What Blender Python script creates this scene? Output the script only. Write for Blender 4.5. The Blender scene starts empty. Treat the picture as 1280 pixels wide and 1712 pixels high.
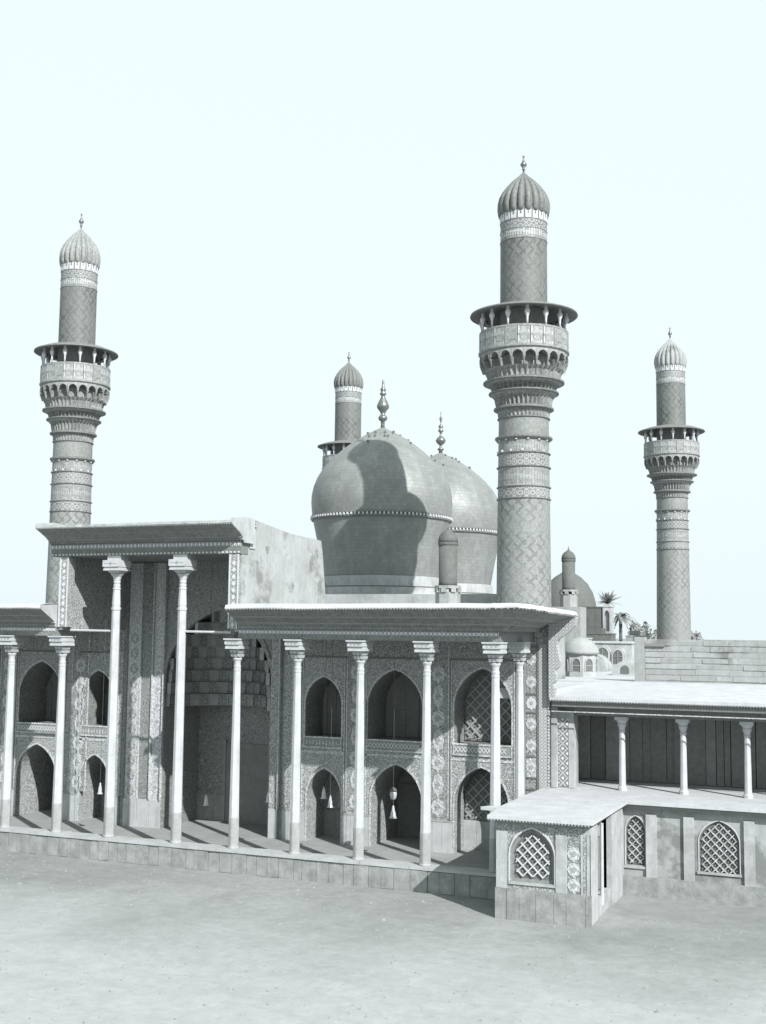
import bpy, math, random
from mathutils import Vector, Matrix
R = math.radians
random.seed(7)
scene = bpy.context.scene

# ------------------------------------------------------------------ camera
# world: X along the facade, Y into the shrine, origin at the foot of a portico column, metres
CAM_POS = Vector((23.21, -46.48, 9.364))
AX = (Vector((0.9238, 0.3827, 0.0114)), Vector((0.0280, -0.0963, 0.9950)), Vector((0.3818, -0.9188, -0.0995)))
cd = bpy.data.cameras.new('camera'); cam = bpy.data.objects.new('camera', cd)
scene.collection.objects.link(cam); scene.camera = cam
cam.matrix_world = Matrix([[AX[0][i], AX[1][i], AX[2][i], CAM_POS[i]] for i in range(3)] + [[0, 0, 0, 1]])
cd.sensor_fit = 'HORIZONTAL'; cd.sensor_width = 36.0; cd.lens = 36.0 * 2000 / 1280
cd.clip_start = 0.5; cd.clip_end = 6000

# ------------------------------------------------------------------ sky, sun, exposure
SUN_EL = R(34.8)
sh = Vector((0.79, -0.613, 0)).normalized()
SUN = Vector((sh.x * math.cos(SUN_EL), sh.y * math.cos(SUN_EL), math.sin(SUN_EL)))
world = bpy.data.worlds.new('World'); scene.world = world; world.use_nodes = True
wt = world.node_tree; wt.nodes.clear()
sky = wt.nodes.new('ShaderNodeTexSky'); sky.sky_type = 'NISHITA'; sky.sun_disc = False
sky.sun_elevation = SUN_EL; sky.sun_rotation = math.atan2(sh.x, sh.y)
sky.dust_density = 4.0
hs = wt.nodes.new('ShaderNodeHueSaturation'); hs.inputs['Saturation'].default_value = 0.05
hs.inputs['Value'].default_value = 0.66
mx = wt.nodes.new('ShaderNodeMix'); mx.data_type = 'RGBA'; mx.inputs['Factor'].default_value = 0.9
mx.inputs['B'].default_value = (6.26, 7.12, 7.34, 1)         # milky white, hazy sky of a blue-sensitive plate
bg = wt.nodes.new('ShaderNodeBackground'); bg.inputs['Strength'].default_value = 0.1
wo = wt.nodes.new('ShaderNodeOutputWorld')
wt.links.new(sky.outputs['Color'], hs.inputs['Color'])
wt.links.new(hs.outputs['Color'], mx.inputs['A'])
wt.links.new(mx.outputs['Result'], bg.inputs['Color'])
wt.links.new(bg.outputs['Background'], wo.inputs['Surface'])
sd = bpy.data.lights.new('sun', 'SUN'); sd.energy = 5.0; sd.angle = R(0.55); sd.color = (1.0, 0.99, 0.985)
so = bpy.data.objects.new('sun', sd); scene.collection.objects.link(so)
so.rotation_euler = SUN.to_track_quat('Z', 'Y').to_euler(); so.location = (60, -50, 60)
vs = scene.view_settings
vs.view_transform = 'Standard'; vs.look = 'None'; vs.exposure = 0.58; vs.gamma = 1.0; vs.use_curve_mapping = False
scene.cycles.max_bounces = 6; scene.cycles.diffuse_bounces = 4

# ------------------------------------------------------------------ materials
def g(v):
    # the print's own tone: greenish greys in the dark materials, faintly lavender in the pale ones
    k = min(1.0, max(0.0, (v - 0.18) / 0.32))
    return (v * (0.94 + 0.0 * k), v * (1.0 - 0.04 * k), v * (0.945 + 0.055 * k), 1)

class M:
    """small helper round a node tree"""
    def __init__(s, name, rough=0.8, metal=0.0, spec=0.3):
        s.mat = bpy.data.materials.new(name); s.mat.use_nodes = True
        s.t = s.mat.node_tree; s.b = s.t.nodes['Principled BSDF']
        s.b.inputs['Roughness'].default_value = rough; s.b.inputs['Metallic'].default_value = metal
        s.b.inputs['Specular IOR Level'].default_value = spec
        s.tc = s.t.nodes.new('ShaderNodeTexCoord').outputs['Object']
    def put(s, sock, v):
        if isinstance(v, (int, float, tuple)): sock.default_value = v
        else: s.t.links.new(v, sock)
    def m(s, op, a, b=0.0, c=None):
        n = s.t.nodes.new('ShaderNodeMath'); n.operation = op
        s.put(n.inputs[0], a); s.put(n.inputs[1], b)
        if c is not None: s.put(n.inputs[2], c)
        return n.outputs[0]
    def xyz(s):
        n = s.t.nodes.new('ShaderNodeSeparateXYZ'); s.t.links.new(s.tc, n.inputs[0]); return n.outputs
    def vec(s, x, y, z):
        n = s.t.nodes.new('ShaderNodeCombineXYZ')
        for i, v in enumerate((x, y, z)): s.put(n.inputs[i], v)
        return n.outputs[0]
    def scaled(s, sx, sy, sz):
        n = s.t.nodes.new('ShaderNodeMapping'); s.t.links.new(s.tc, n.inputs[0]); n.inputs['Scale'].default_value = (sx, sy, sz)
        return n.outputs[0]
    def noise(s, scale, detail=4.0, rough=0.6, co=None):
        n = s.t.nodes.new('ShaderNodeTexNoise'); n.inputs['Scale'].default_value = scale
        n.inputs['Detail'].default_value = detail; n.inputs['Roughness'].default_value = rough
        s.t.links.new(co or s.tc, n.inputs['Vector']); return n.outputs['Fac']
    def voro(s, scale, co=None, feat='F1', out='Distance', rnd=1.0):
        n = s.t.nodes.new('ShaderNodeTexVoronoi'); n.feature = feat; n.inputs['Scale'].default_value = scale
        n.inputs['Randomness'].default_value = rnd
        s.t.links.new(co or s.tc, n.inputs['Vector']); return n.outputs[out]
    def ramp(s, fac, stops, interp='LINEAR'):
        n = s.t.nodes.new('ShaderNodeValToRGB'); n.color_ramp.interpolation = interp
        e = n.color_ramp.elements
        while len(e) < len(stops): e.new(0.5)
        for i, (p, v) in enumerate(stops):
            e[i].position = p; e[i].color = g(v) if isinstance(v, (int, float)) else v
        s.put(n.inputs[0], fac); return n.outputs[0]
    def mix(s, fac, a, b, mode='MIX'):
        n = s.t.nodes.new('ShaderNodeMix'); n.data_type = 'RGBA'; n.blend_type = mode
        s.put(n.inputs['Factor'], fac)
        s.put(n.inputs['A'], g(a) if isinstance(a, (int, float)) else a)
        s.put(n.inputs['B'], g(b) if isinstance(b, (int, float)) else b)
        return n.outputs['Result']
    def color(s, c): s.put(s.b.inputs['Base Color'], g(c) if isinstance(c, (int, float)) else c)
    def bump(s, h, strength=0.3, dist=0.02):
        n = s.t.nodes.new('ShaderNodeBump'); n.inputs['Strength'].default_value = strength; n.inputs['Distance'].default_value = dist
        s.put(n.inputs['Height'], h); s.t.links.new(n.outputs[0], s.b.inputs['Normal'])

MAT = {}
def plain(name, lo, hi, scale=3.0, rough=0.85, bump=0.3, stain=0.0, metal=0.0, bdist=0.02, streak=False):
    if hi > 0.3: lo, hi = lo * 0.86, hi * 0.86
    k = M(name, rough, metal)
    n = k.noise(scale, 6, 0.65)
    f = k.noise(scale * 9, 3, 0.6)
    c = k.ramp(k.m('ADD', k.m('MULTIPLY', n, 0.75), k.m('MULTIPLY', f, 0.25)), [(0.32, lo), (0.68, hi)])
    if streak:
        st = k.noise(2.2, 4, 0.6, k.scaled(1.8, 1.8, 0.3))
        c = k.mix(k.ramp(st, [(0.45, (0, 0, 0, 1)), (0.75, (0.3, 0.3, 0.3, 1))]), c, lo * 0.66)
    if stain:
        s2 = k.noise(0.55, 5, 0.7)
        c = k.mix(k.ramp(s2, [(0.52, (0, 0, 0, 1)), (0.62, (stain, stain, stain, 1))]), c, lo * 0.55)
    k.color(c); k.bump(f, bump, bdist); MAT[name] = k.mat
    return k.mat

plain('lime_plaster', 0.43, 0.57, 1.2, bump=0.25, streak=True)
plain('white_plaster', 0.32, 0.50, 1.6, bump=0.3, stain=0.3, streak=True)
plain('old_plaster', 0.28, 0.42, 0.9, bump=0.35, stain=0.75, streak=True)
plain('column_marble', 0.40, 0.55, 1.8, rough=0.55, bump=0.12, streak=True)
plain('column_foot_stone', 0.27, 0.42, 3.0, bump=0.3, streak=True)
plain('marble_dado', 0.34, 0.52, 1.3, rough=0.5, bump=0.1, streak=True)
plain('plinth_stone', 0.18, 0.38, 1.9, bump=0.45, streak=True)
plain('kerb_marble', 0.33, 0.48, 1.5, bump=0.2)
plain('floor_stone', 0.24, 0.34, 1.2, bump=0.15)
plain('wood_dark', 0.12, 0.19, 5.0, bump=0.2)
plain('wood_mid', 0.17, 0.26, 5.0, bump=0.2)
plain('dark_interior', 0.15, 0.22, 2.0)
plain('brick_plain', 0.26, 0.38, 3.0, bump=0.4, streak=True)
plain('brick_dark', 0.085, 0.135, 3.0, bump=0.4)
plain('tile_white', 0.48, 0.6, 4.0, rough=0.35, bump=0.1)
plain('tile_black', 0.10, 0.15, 4.0, rough=0.35, bump=0.1)
plain('tile_grey', 0.26, 0.38, 4.0, rough=0.4, bump=0.1)
plain('canvas', 0.22, 0.42, 0.8, bump=0.3, streak=True)
plain('bark', 0.08, 0.16, 4.0, bump=0.5)
plain('wire', 0.06, 0.1, 4.0, rough=0.5)
plain('finial_metal', 0.14, 0.22, 3.0, rough=0.35, metal=0.6)

def lamp_glass():
    k = M('lamp_glass', 0.15, 0, 0.5); k.color(0.42); k.b.inputs['Transmission Weight'].default_value = 0.15
    MAT['lamp_glass'] = k.mat
lamp_glass()

def ground_mat():
    k = M('dusty_ground', 0.95)
    a = k.noise(0.12, 6, 0.65); b = k.noise(2.5, 5, 0.7); c = k.noise(26, 3, 0.6)
    v = k.m('ADD', k.m('MULTIPLY', a, 0.5), k.m('ADD', k.m('MULTIPLY', b, 0.3), k.m('MULTIPLY', c, 0.2)))
    col = k.ramp(v, [(0.38, 0.165), (0.5, 0.22), (0.62, 0.29)])
    pb = k.voro(9, out='Distance'); col = k.mix(k.ramp(pb, [(0.0, (0.5, 0.5, 0.5, 1)), (0.12, (0, 0, 0, 1))]), col, 0.22)
    pt_ = k.noise(0.35, 5, 0.7)
    col = k.mix(k.ramp(pt_, [(0.55, (0, 0, 0, 1)), (0.68, (0.6, 0.6, 0.6, 1))]), col, 0.19)
    x, y, z = k.xyz()
    court = k.m('ADD', k.m('DIVIDE', k.m('SUBTRACT', -4.0, y), 9.0), k.m('MULTIPLY', k.m('SUBTRACT', a, 0.5), 1.6))
    pale = k.ramp(k.m('ADD', k.m('MULTIPLY', b, 0.6), k.m('MULTIPLY', c, 0.4)), [(0.35, 0.29), (0.65, 0.38)])
    col = k.mix(k.ramp(court, [(0.0, (0, 0, 0, 1)), (1.0, (0.9, 0.9, 0.9, 1))]), col, pale)
    wl = k.noise(0.5, 6, 0.7, k.scaled(0.5, 1.6, 1.0)); col = k.mix(k.ramp(wl, [(0.5, (0, 0, 0, 1)), (0.72, (0.45, 0.45, 0.45, 1))]), col, 0.26)
    k.color(col); k.bump(k.m('ADD', b, k.m('MULTIPLY', c, 0.5)), 0.5, 0.04); MAT['dusty_ground'] = k.mat
ground_mat()

def floral(name, dark, mid, light, scale=5.0, swirl=26.0):
    """faience mosaic: coiled stems and blossoms on a darker field"""
    if light > 0.3: dark, mid, light = dark * 0.86, mid * 0.9, light * 0.95
    k = M(name, 0.42, 0, 0.4)
    d = k.voro(scale); d2 = k.voro(scale * 2.6)
    w = k.noise(scale * 0.9, 3, 0.5)
    s = k.m('SINE', k.m('ADD', k.m('MULTIPLY', d, swirl), k.m('MULTIPLY', w, 9.0)))
    c = k.ramp(s, [(0.0, dark), (0.45, mid), (0.8, light)])
    c = k.mix(k.ramp(d2, [(0.12, (0.75, 0.75, 0.75, 1)), (0.26, (0, 0, 0, 1))]), c, light)
    big = k.noise(0.7, 4, 0.6)
    c = k.mix(k.ramp(big, [(0.4, (0, 0, 0, 1)), (0.75, (0.45, 0.45, 0.45, 1))]), c, mid)
    k.color(c); k.bump(d, 0.08, 0.01); MAT[name] = k.mat
floral('tile_floral', 0.20, 0.31, 0.43, 7.0, 13.0)
floral('tile_floral_fine', 0.16, 0.25, 0.38, 9.0, 12.0)
floral('tile_floral_light', 0.33, 0.46, 0.58, 7.0, 12.0)
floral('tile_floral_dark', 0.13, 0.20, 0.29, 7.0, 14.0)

def diamond_strip(name, dark, mid, light, size=0.3, use='x'):
    """border of diamonds (flat print on the strip)"""
    k = M(name, 0.42, 0, 0.4); x, y, z = k.xyz()
    u = k.m('ADD', x, y)
    a = k.m('DIVIDE', k.m('ADD', u, z), size); b = k.m('DIVIDE', k.m('SUBTRACT', u, z), size)
    fa = k.m('ABSOLUTE', k.m('SUBTRACT', k.m('FRACT', a), 0.5)); fb = k.m('ABSOLUTE', k.m('SUBTRACT', k.m('FRACT', b), 0.5))
    mxv = k.m('MAXIMUM', fa, fb)
    c = k.ramp(mxv, [(0.0, light), (0.16, light), (0.18, dark), (0.34, dark), (0.36, mid), (0.45, mid), (0.47, light)], 'CONSTANT')
    n = k.noise(12, 3, 0.6)
    c = k.mix(k.ramp(n, [(0.4, (0, 0, 0, 1)), (0.7, (0.5, 0.5, 0.5, 1))]), c, mid)
    k.color(c); MAT[name] = k.mat
diamond_strip('tile_diamond', 0.20, 0.32, 0.48, 0.3)
diamond_strip('tile_diamond_bold', 0.14, 0.24, 0.62, 0.42)

def cyl_mat(name, kind, dark, mid, light, cell=0.115):
    """tile and brick work on round shafts, laid out in angle and height"""
    dark, mid, light = dark * 0.84, mid * 0.84, light * 0.84
    k = M(name, 0.6, 0, 0.35); x, y, z = k.xyz()
    u = k.m('MULTIPLY', k.m('ARCTAN2', y, x), 1.3)
    if kind == 'fret':           # glazed bricks set as a stepped diagonal fret
        s = 1.414 * cell
        a = k.m('FLOOR', k.m('DIVIDE', k.m('ADD', u, z), s)); b = k.m('FLOOR', k.m('DIVIDE', k.m('SUBTRACT', u, z), s))
        ma = k.m('FLOORED_MODULO', a, 7.0); mb = k.m('FLOORED_MODULO', b, 7.0)
        def eq(p, v): return k.m('COMPARE', p, float(v), 0.3)
        def gt(p, v): return k.m('GREATER_THAN', p, v - 0.5)
        l1 = k.m('MULTIPLY', eq(ma, 0), gt(mb, 1)); l2 = k.m('MULTIPLY', eq(mb, 3), k.m('SUBTRACT', 1.0, eq(ma, 5)))
        l3 = k.m('MULTIPLY', eq(ma, 3), k.m('SUBTRACT', 1.0, gt(mb, 5))); l4 = k.m('MULTIPLY', eq(mb, 6), gt(ma, 3))
        f = k.m('MINIMUM', k.m('ADD', k.m('ADD', l1, l2), k.m('ADD', l3, l4)), 1.0)
        fade = k.ramp(k.noise(0.55, 4, 0.6), [(0.38, (0.05, 0.05, 0.05, 1)), (0.64, (1, 1, 1, 1))])
        f = k.m('MULTIPLY', f, fade)
        br = k.noise(9, 4, 0.7)
        base = k.ramp(br, [(0.35, mid * 0.82), (0.65, light)])
        c = k.mix(f, base, dark)
        cz = k.m('ABSOLUTE', k.m('SUBTRACT', k.m('FRACT', k.m('DIVIDE', z, 0.09)), 0.5))
        k.bump(k.m('ADD', f, k.m('MULTIPLY', cz, 0.5)), 0.35, 0.02)
    elif kind == 'script':       # band of upright letter strokes and coils, too worn to read
        def rnd(v):
            n = k.t.nodes.new('ShaderNodeTexWhiteNoise'); n.noise_dimensions = '1D'; k.put(n.inputs['W'], v); return n.outputs['Value']
        cu = k.m('DIVIDE', u, 0.155); zr = k.m('FRACT', k.m('DIVIDE', z, 0.5)); r1 = rnd(k.m('FLOOR', cu))
        up = k.m('MULTIPLY', k.m('LESS_THAN', k.m('FRACT', cu), 0.42), k.m('LESS_THAN', zr, k.m('ADD', 0.35, k.m('MULTIPLY', r1, 0.6))))
        ba = k.m('MULTIPLY', k.m('COMPARE', zr, k.m('ADD', 0.15, k.m('MULTIPLY', rnd(k.m('FLOOR', k.m('DIVIDE', u, 0.43))), 0.5)), 0.07), k.m('GREATER_THAN', rnd(k.m('FLOOR', k.m('DIVIDE', u, 0.31))), 0.3))
        co = k.m('GREATER_THAN', k.m('SINE', k.m('MULTIPLY', k.voro(3.2, k.vec(u, z, 0.0)), 20.0)), 0.75)
        f = k.m('MINIMUM', k.m('ADD', k.m('ADD', up, ba), k.m('MULTIPLY', co, 0.5)), 1.0)
        wv = k.noise(6, 3, 0.6)
        c = k.mix(k.m('MULTIPLY', f, k.m('ADD', 0.35, wv)), k.ramp(wv, [(0.3, dark), (0.7, mid)]), light)
    elif kind == 'rosette':      # row of rings and crosses
        a = k.m('ABSOLUTE', k.m('SUBTRACT', k.m('FRACT', k.m('DIVIDE', u, 0.62)), 0.5))
        w = k.vec(k.m('DIVIDE', u, 0.31), k.m('DIVIDE', z, 0.31), 0.0)
        d = k.voro(1.0, w, rnd=0.0)
        f = k.m('SINE', k.m('ADD', k.m('MULTIPLY', d, 17.0), k.m('MULTIPLY', a, 5.0)))
        c = k.ramp(f, [(0.3, dark), (0.5, mid), (0.7, light)])
    else:                        # plain coursed brick with specks
        n = k.noise(7, 5, 0.7); c = k.ramp(n, [(0.34, dark), (0.5, mid), (0.66, light)])
        k.bump(n, 0.4, 0.02)
    big = k.noise(0.6, 4, 0.6)
    c = k.mix(k.ramp(big, [(0.42, (0, 0, 0, 1)), (0.8, (0.4, 0.4, 0.4, 1))]), c, light)
    k.color(c); MAT[name] = k.mat
cyl_mat('brick_fret', 'fret', 0.12, 0.22, 0.285)
cyl_mat('band_script', 'script', 0.15, 0.23, 0.34)
cyl_mat('band_script_light', 'script', 0.15, 0.26, 0.48)
cyl_mat('band_rosette', 'rosette', 0.15, 0.24, 0.4)
cyl_mat('band_brick', 'plain', 0.16, 0.22, 0.29)
cyl_mat('brick_fret_dark', 'fret', 0.085, 0.155, 0.195)
cyl_mat('muqarnas_brick', 'plain', 0.16, 0.24, 0.35)
cyl_mat('rib_tile', 'plain', 0.12, 0.165, 0.22)

def gilded():
    k = M('gilded_tile', 0.5, 0.15, 0.3); x, y, z = k.xyz()
    u = k.m('MULTIPLY', k.m('ARCTAN2', y, x), 4.6)
    w = k.vec(k.m('DIVIDE', u, 0.24), k.m('DIVIDE', z, 0.24), 0.0)
    n = k.t.nodes.new('ShaderNodeTexBrick'); k.t.links.new(w, n.inputs['Vector'])
    n.inputs['Scale'].default_value = 1.0; n.inputs['Mortar Size'].default_value = 0.03
    n.inputs['Color1'].default_value = g(0.205); n.inputs['Color2'].default_value = g(0.25); n.inputs['Mortar'].default_value = g(0.14)
    n.inputs['Brick Width'].default_value = 1.0; n.inputs['Row Height'].default_value = 1.0
    st = k.noise(0.8, 6, 0.65)
    c = k.mix(k.ramp(st, [(0.42, (0, 0, 0, 1)), (0.66, (0.75, 0.75, 0.75, 1))]), n.outputs['Color'], 0.16)
    fs = k.noise(1.0, 5, 0.7, k.vec(k.m('MULTIPLY', u, 1.6), k.m('MULTIPLY', z, 0.25), 0.0))
    c = k.mix(k.ramp(fs, [(0.5, (0, 0, 0, 1)), (0.75, (0.5, 0.5, 0.5, 1))]), c, 0.27)
    k.color(c); k.put(k.b.inputs['Roughness'], k.m('ADD', 0.36, k.m('MULTIPLY', k.noise(2.0, 4, 0.6), 0.3)))
    k.bump(k.m('ADD', k.noise(3, 3, 0.6), k.m('MULTIPLY', n.outputs['Fac'], -0.6)), 0.25, 0.03); MAT['gilded_tile'] = k.mat
gilded()

def painted_wood():
    k = M('painted_soffit', 0.75); x, y, z = k.xyz()
    pl = k.m('FRACT', k.m('DIVIDE', k.m('ADD', x, 0.0), 0.33))
    seam = k.m('LESS_THAN', pl, 0.05)
    n = k.noise(3, 5, 0.65); c = k.ramp(n, [(0.3, 0.13), (0.7, 0.2)])
    d = k.m('SINE', k.m('MULTIPLY', k.voro(4.0), 18.0))
    c = k.mix(k.ramp(d, [(0.75, (0, 0, 0, 1)), (0.95, (0.4, 0.4, 0.4, 1))]), c, 0.34)
    c = k.mix(k.m('MULTIPLY', seam, 0.6), c, 0.08)
    k.color(c); MAT['painted_soffit'] = k.mat
painted_wood()

def foliage():
    k = M('foliage', 0.7); n = k.noise(0.8, 3, 0.6); k.color(k.ramp(n, [(0.3, 0.14), (0.7, 0.26)])); MAT['foliage'] = k.mat
foliage()

# ------------------------------------------------------------------ mesh helpers
COL = scene.collection
class MB:
    def __init__(s): s.v = []; s.f = []
    def add(s, vs, fs):
        o = len(s.v); s.v += [tuple(p) for p in vs]; s.f += [tuple(i + o for i in q) for q in fs]; return s
    def box(s, x0, x1, y0, y1, z0, z1):
        return s.add([(x0, y0, z0), (x1, y0, z0), (x1, y1, z0), (x0, y1, z0), (x0, y0, z1), (x1, y0, z1), (x1, y1, z1), (x0, y1, z1)],
                     [(3, 2, 1, 0), (4, 5, 6, 7), (0, 1, 5, 4), (1, 2, 6, 5), (2, 3, 7, 6), (3, 0, 4, 7)])
    def frustum(s, cx, cy, z0, hx0, hy0, z1, hx1, hy1, dy1=0.0):
        a = [(cx - hx0, cy - hy0, z0), (cx + hx0, cy - hy0, z0), (cx + hx0, cy + hy0, z0), (cx - hx0, cy + hy0, z0)]
        c = cy + dy1
        b = [(cx - hx1, c - hy1, z1), (cx + hx1, c - hy1, z1), (cx + hx1, c + hy1, z1), (cx - hx1, c + hy1, z1)]
        return s.add(a + b, [(3, 2, 1, 0), (4, 5, 6, 7), (0, 1, 5, 4), (1, 2, 6, 5), (2, 3, 7, 6), (3, 0, 4, 7)])
    def quad(s, a, b, c, d): return s.add([a, b, c, d], [(0, 1, 2, 3)])
    def prism_xz(s, pts, y0, y1):
        n = len(pts); v = [(x, y0, z) for x, z in pts] + [(x, y1, z) for x, z in pts]
        return s.add(v, [tuple(range(n)), tuple(range(2 * n - 1, n - 1, -1))] + [((i + 1) % n, i, i + n, (i + 1) % n + n) for i in range(n)])
    def prism_yz(s, pts, x0, x1):
        n = len(pts); v = [(x0, y, z) for y, z in pts] + [(x1, y, z) for y, z in pts]
        return s.add(v, [tuple(range(n - 1, -1, -1)), tuple(range(n, 2 * n))] + [(i, (i + 1) % n, (i + 1) % n + n, i + n) for i in range(n)])
    def prism_xy(s, pts, z0, z1):
        n = len(pts); v = [(x, y, z0) for x, y in pts] + [(x, y, z1) for x, y in pts]
        return s.add(v, [tuple(range(n - 1, -1, -1)), tuple(range(n, 2 * n))] + [(i, (i + 1) % n, (i + 1) % n + n, i + n) for i in range(n)])
    def lathe(s, prof, n=32, cx=0, cy=0, flute=None, cap=True, a0=0.0):
        rows = []
        o = len(s.v)
        for j, (r, z) in enumerate(prof):
            for i in range(n):
                a = a0 + 2 * math.pi * i / n
                rr = r * (flute(a, j) if flute else 1.0)
                s.v.append((cx + rr * math.cos(a), cy + rr * math.sin(a), z))
        for j in range(len(prof) - 1):
            for i in range(n):
                k = (i + 1) % n
                s.f.append((o + j * n + i, o + j * n + k, o + (j + 1) * n + k, o + (j + 1) * n + i))
        if cap:
            s.f.append(tuple(o + i for i in range(n - 1, -1, -1)))
            s.f.append(tuple(o + (len(prof) - 1) * n + i for i in range(n)))
        return s
    def tube(s, p, q, r0, r1=None, n=8):
        p = Vector(p); q = Vector(q); r1 = r0 if r1 is None else r1
        d = (q - p).normalized(); u = d.orthogonal().normalized(); w = d.cross(u); o = len(s.v)
        for c, r in ((p, r0), (q, r1)):
            for i in range(n):
                a = 2 * math.pi * i / n; s.v.append(tuple(c + (u * math.cos(a) + w * math.sin(a)) * r))
        for i in range(n):
            k = (i + 1) % n; s.f.append((o + i, o + k, o + n + k, o + n + i))
        s.f.append(tuple(o + i for i in range(n - 1, -1, -1))); s.f.append(tuple(o + n + i for i in range(n)))
        return s
    def grid(s, rows):
        n = len(rows[0]); o = len(s.v)
        for r in rows: s.v += [tuple(p) for p in r]
        for j in range(len(rows) - 1):
            for i in range(n - 1):
                s.f.append((o + j * n + i, o + j * n + i + 1, o + (j + 1) * n + i + 1, o + (j + 1) * n + i))
        return s
    def mesh(s, name, smooth=False):
        me = bpy.data.meshes.new(name); me.from_pydata(s.v, [], s.f); me.update()
        if smooth:
            for p in me.polygons: p.use_smooth = True
        return me
    def build(s, name, mat, parent=None, smooth=False, loc=None, kind=None):
        return put(name, s.mesh(name, smooth), mat, parent, loc, kind)

def put(name, me, mat, parent=None, loc=None, kind=None, rz=0.0):
    o = bpy.data.objects.new(name, me); COL.objects.link(o)
    if mat and not me.materials: me.materials.append(MAT[mat])
    elif mat and me.materials[0] != MAT[mat]:
        o.material_slots[0].link = 'OBJECT'; o.material_slots[0].material = MAT[mat]
    if parent: attach(o, parent)
    if loc: o.location = loc
    if rz: o.rotation_euler.z = rz
    if kind: o['kind'] = kind
    return o
ROOT_INV = {}
def attach(o, parent):
    """children keep world coordinates under fixed things; local coordinates under things that get copied"""
    o.parent = parent
    if parent.get('_w'): o.matrix_parent_inverse = Matrix.Translation(-parent.location)
def thing(name, label, cat, loc=(0, 0, 0), group=None, world=True):
    o = bpy.data.objects.new(name, None); COL.objects.link(o); o.location = loc; o.empty_display_size = 0.3
    o['label'] = label; o['category'] = cat
    if group: o['group'] = group
    if world: o['_w'] = 1
    return o
def tag(o, label, cat, group=None):
    o['label'] = label; o['category'] = cat
    if group: o['group'] = group
    return o
def structure(o): o['kind'] = 'structure'; return o
def copy_tree(o, parent=None, loc=None):
    c = o.copy(); COL.objects.link(c)
    c.parent = parent
    if loc is not None: c.location = loc
    for ch in o.children: copy_tree(ch, c)
    return c
def part_copy(src, parent, loc):
    """a copy of a part (with its sub-parts) placed at a world position under a fixed thing"""
    c = copy_tree(src, None, loc); attach(c, parent); return c

def arch_z(u, spring, apex):
    u = min(1.0, abs(u)); h = apex - spring
    return spring + h * (0.80 * math.sqrt(max(0.0, 1 - u * u)) + 0.20 * (1 - u))
class Op:
    """a pointed-arch opening"""
    def __init__(s, c, w, z0, spring, apex, depth=1.4):
        s.c, s.w, s.z0, s.sp, s.ap, s.depth = c, w, z0, spring, apex, depth
        s.x0, s.x1 = c - w / 2, c + w / 2
    def top(s, x): return arch_z((x - s.c) / (s.w / 2), s.sp, s.ap)
    def xs(s, n=14): return [s.c - s.w / 2 * math.cos(math.pi * i / n) for i in range(n + 1)]
    def inside(s, x, z, m=0.0):
        return s.x0 + m < x < s.x1 - m and s.z0 + m < z < s.top(s.c + (x - s.c) * s.w / max(0.01, (s.w - 2 * m))) - m
    def outline(s, n=14, grow=0.0):
        """points from foot to foot over the arch"""
        f = 1 + 2 * grow / s.w
        pts = [(s.c - s.w / 2 * f, s.z0)]
        for x in s.xs(n):
            pts.append((s.c + (x - s.c) * f, s.top(x) + grow * (1.15 if abs(x - s.c) < s.w * 0.45 else 0.3)))
        return pts + [(s.c + s.w / 2 * f, s.z0)]

def wall_face(mb, x0, x1, z0, z1, y, ops, xs_extra=()):
    """front skin of a wall in the plane y, left open where the arches are"""
    xs = {x0, x1, *xs_extra}
    for o in ops: xs |= set(round(x, 5) for x in o.xs())
    xs = sorted(x for x in xs if x0 - 1e-6 <= x <= x1 + 1e-6)
    for xa, xb in zip(xs, xs[1:]):
        if xb - xa < 1e-5: continue
        xm = (xa + xb) / 2; lo = (z0, z0)
        for o in sorted((o for o in ops if o.x0 < xm < o.x1), key=lambda o: o.z0):
            if o.z0 > lo[0] + 1e-4: mb.quad((xa, y, lo[0]), (xb, y, lo[1]), (xb, y, o.z0), (xa, y, o.z0))
            lo = (o.top(xa), o.top(xb))
        mb.quad((xa, y, lo[0]), (xb, y, lo[1]), (xb, y, z1), (xa, y, z1))
    return mb
def recess(mb, o, y, depth=None):
    d = o.depth if depth is None else depth
    pts2 = [(o.x0, o.z0)] + [(x, o.top(x)) for x in o.xs()] + [(o.x1, o.z0)]
    for (xa, za), (xb, zb) in zip(pts2, pts2[1:] + (pts2[:1] if o.z0 > 0 else [])):
        if abs(xa - xb) + abs(za - zb) > 1e-5:
            mb.quad((xa, y, za), (xa, y + d, za), (xb, y + d, zb), (xb, y, zb))
    return mb
def back_panel(mb, o, y):
    xs = o.xs()
    for xa, xb in zip(xs, xs[1:]): mb.quad((xa, y, o.z0), (xb, y, o.z0), (xb, y, o.top(xb)), (xa, y, o.top(xa)))
    return mb
def arch_band(o, y, wd=0.1, proud=0.035, legs=True):
    """raised moulding round an arch"""
    mb = MB(); a = o.outline(grow=0.02); b = o.outline(grow=wd)
    if not legs: a, b = a[1:-1], b[1:-1]
    for i in range(len(a) - 1):
        p, q, r, t = a[i], a[i + 1], b[i + 1], b[i]
        mb.quad((p[0], y - proud, p[1]), (q[0], y - proud, q[1]), (r[0], y - proud, r[1]), (t[0], y - proud, t[1]))
        mb.quad((p[0], y + .02, p[1]), (q[0], y + .02, q[1]), (q[0], y - proud, q[1]), (p[0], y - proud, p[1]))
        mb.quad((t[0], y - proud, t[1]), (r[0], y - proud, r[1]), (r[0], y + .02, r[1]), (t[0], y + .02, t[1]))
    return mb
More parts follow.
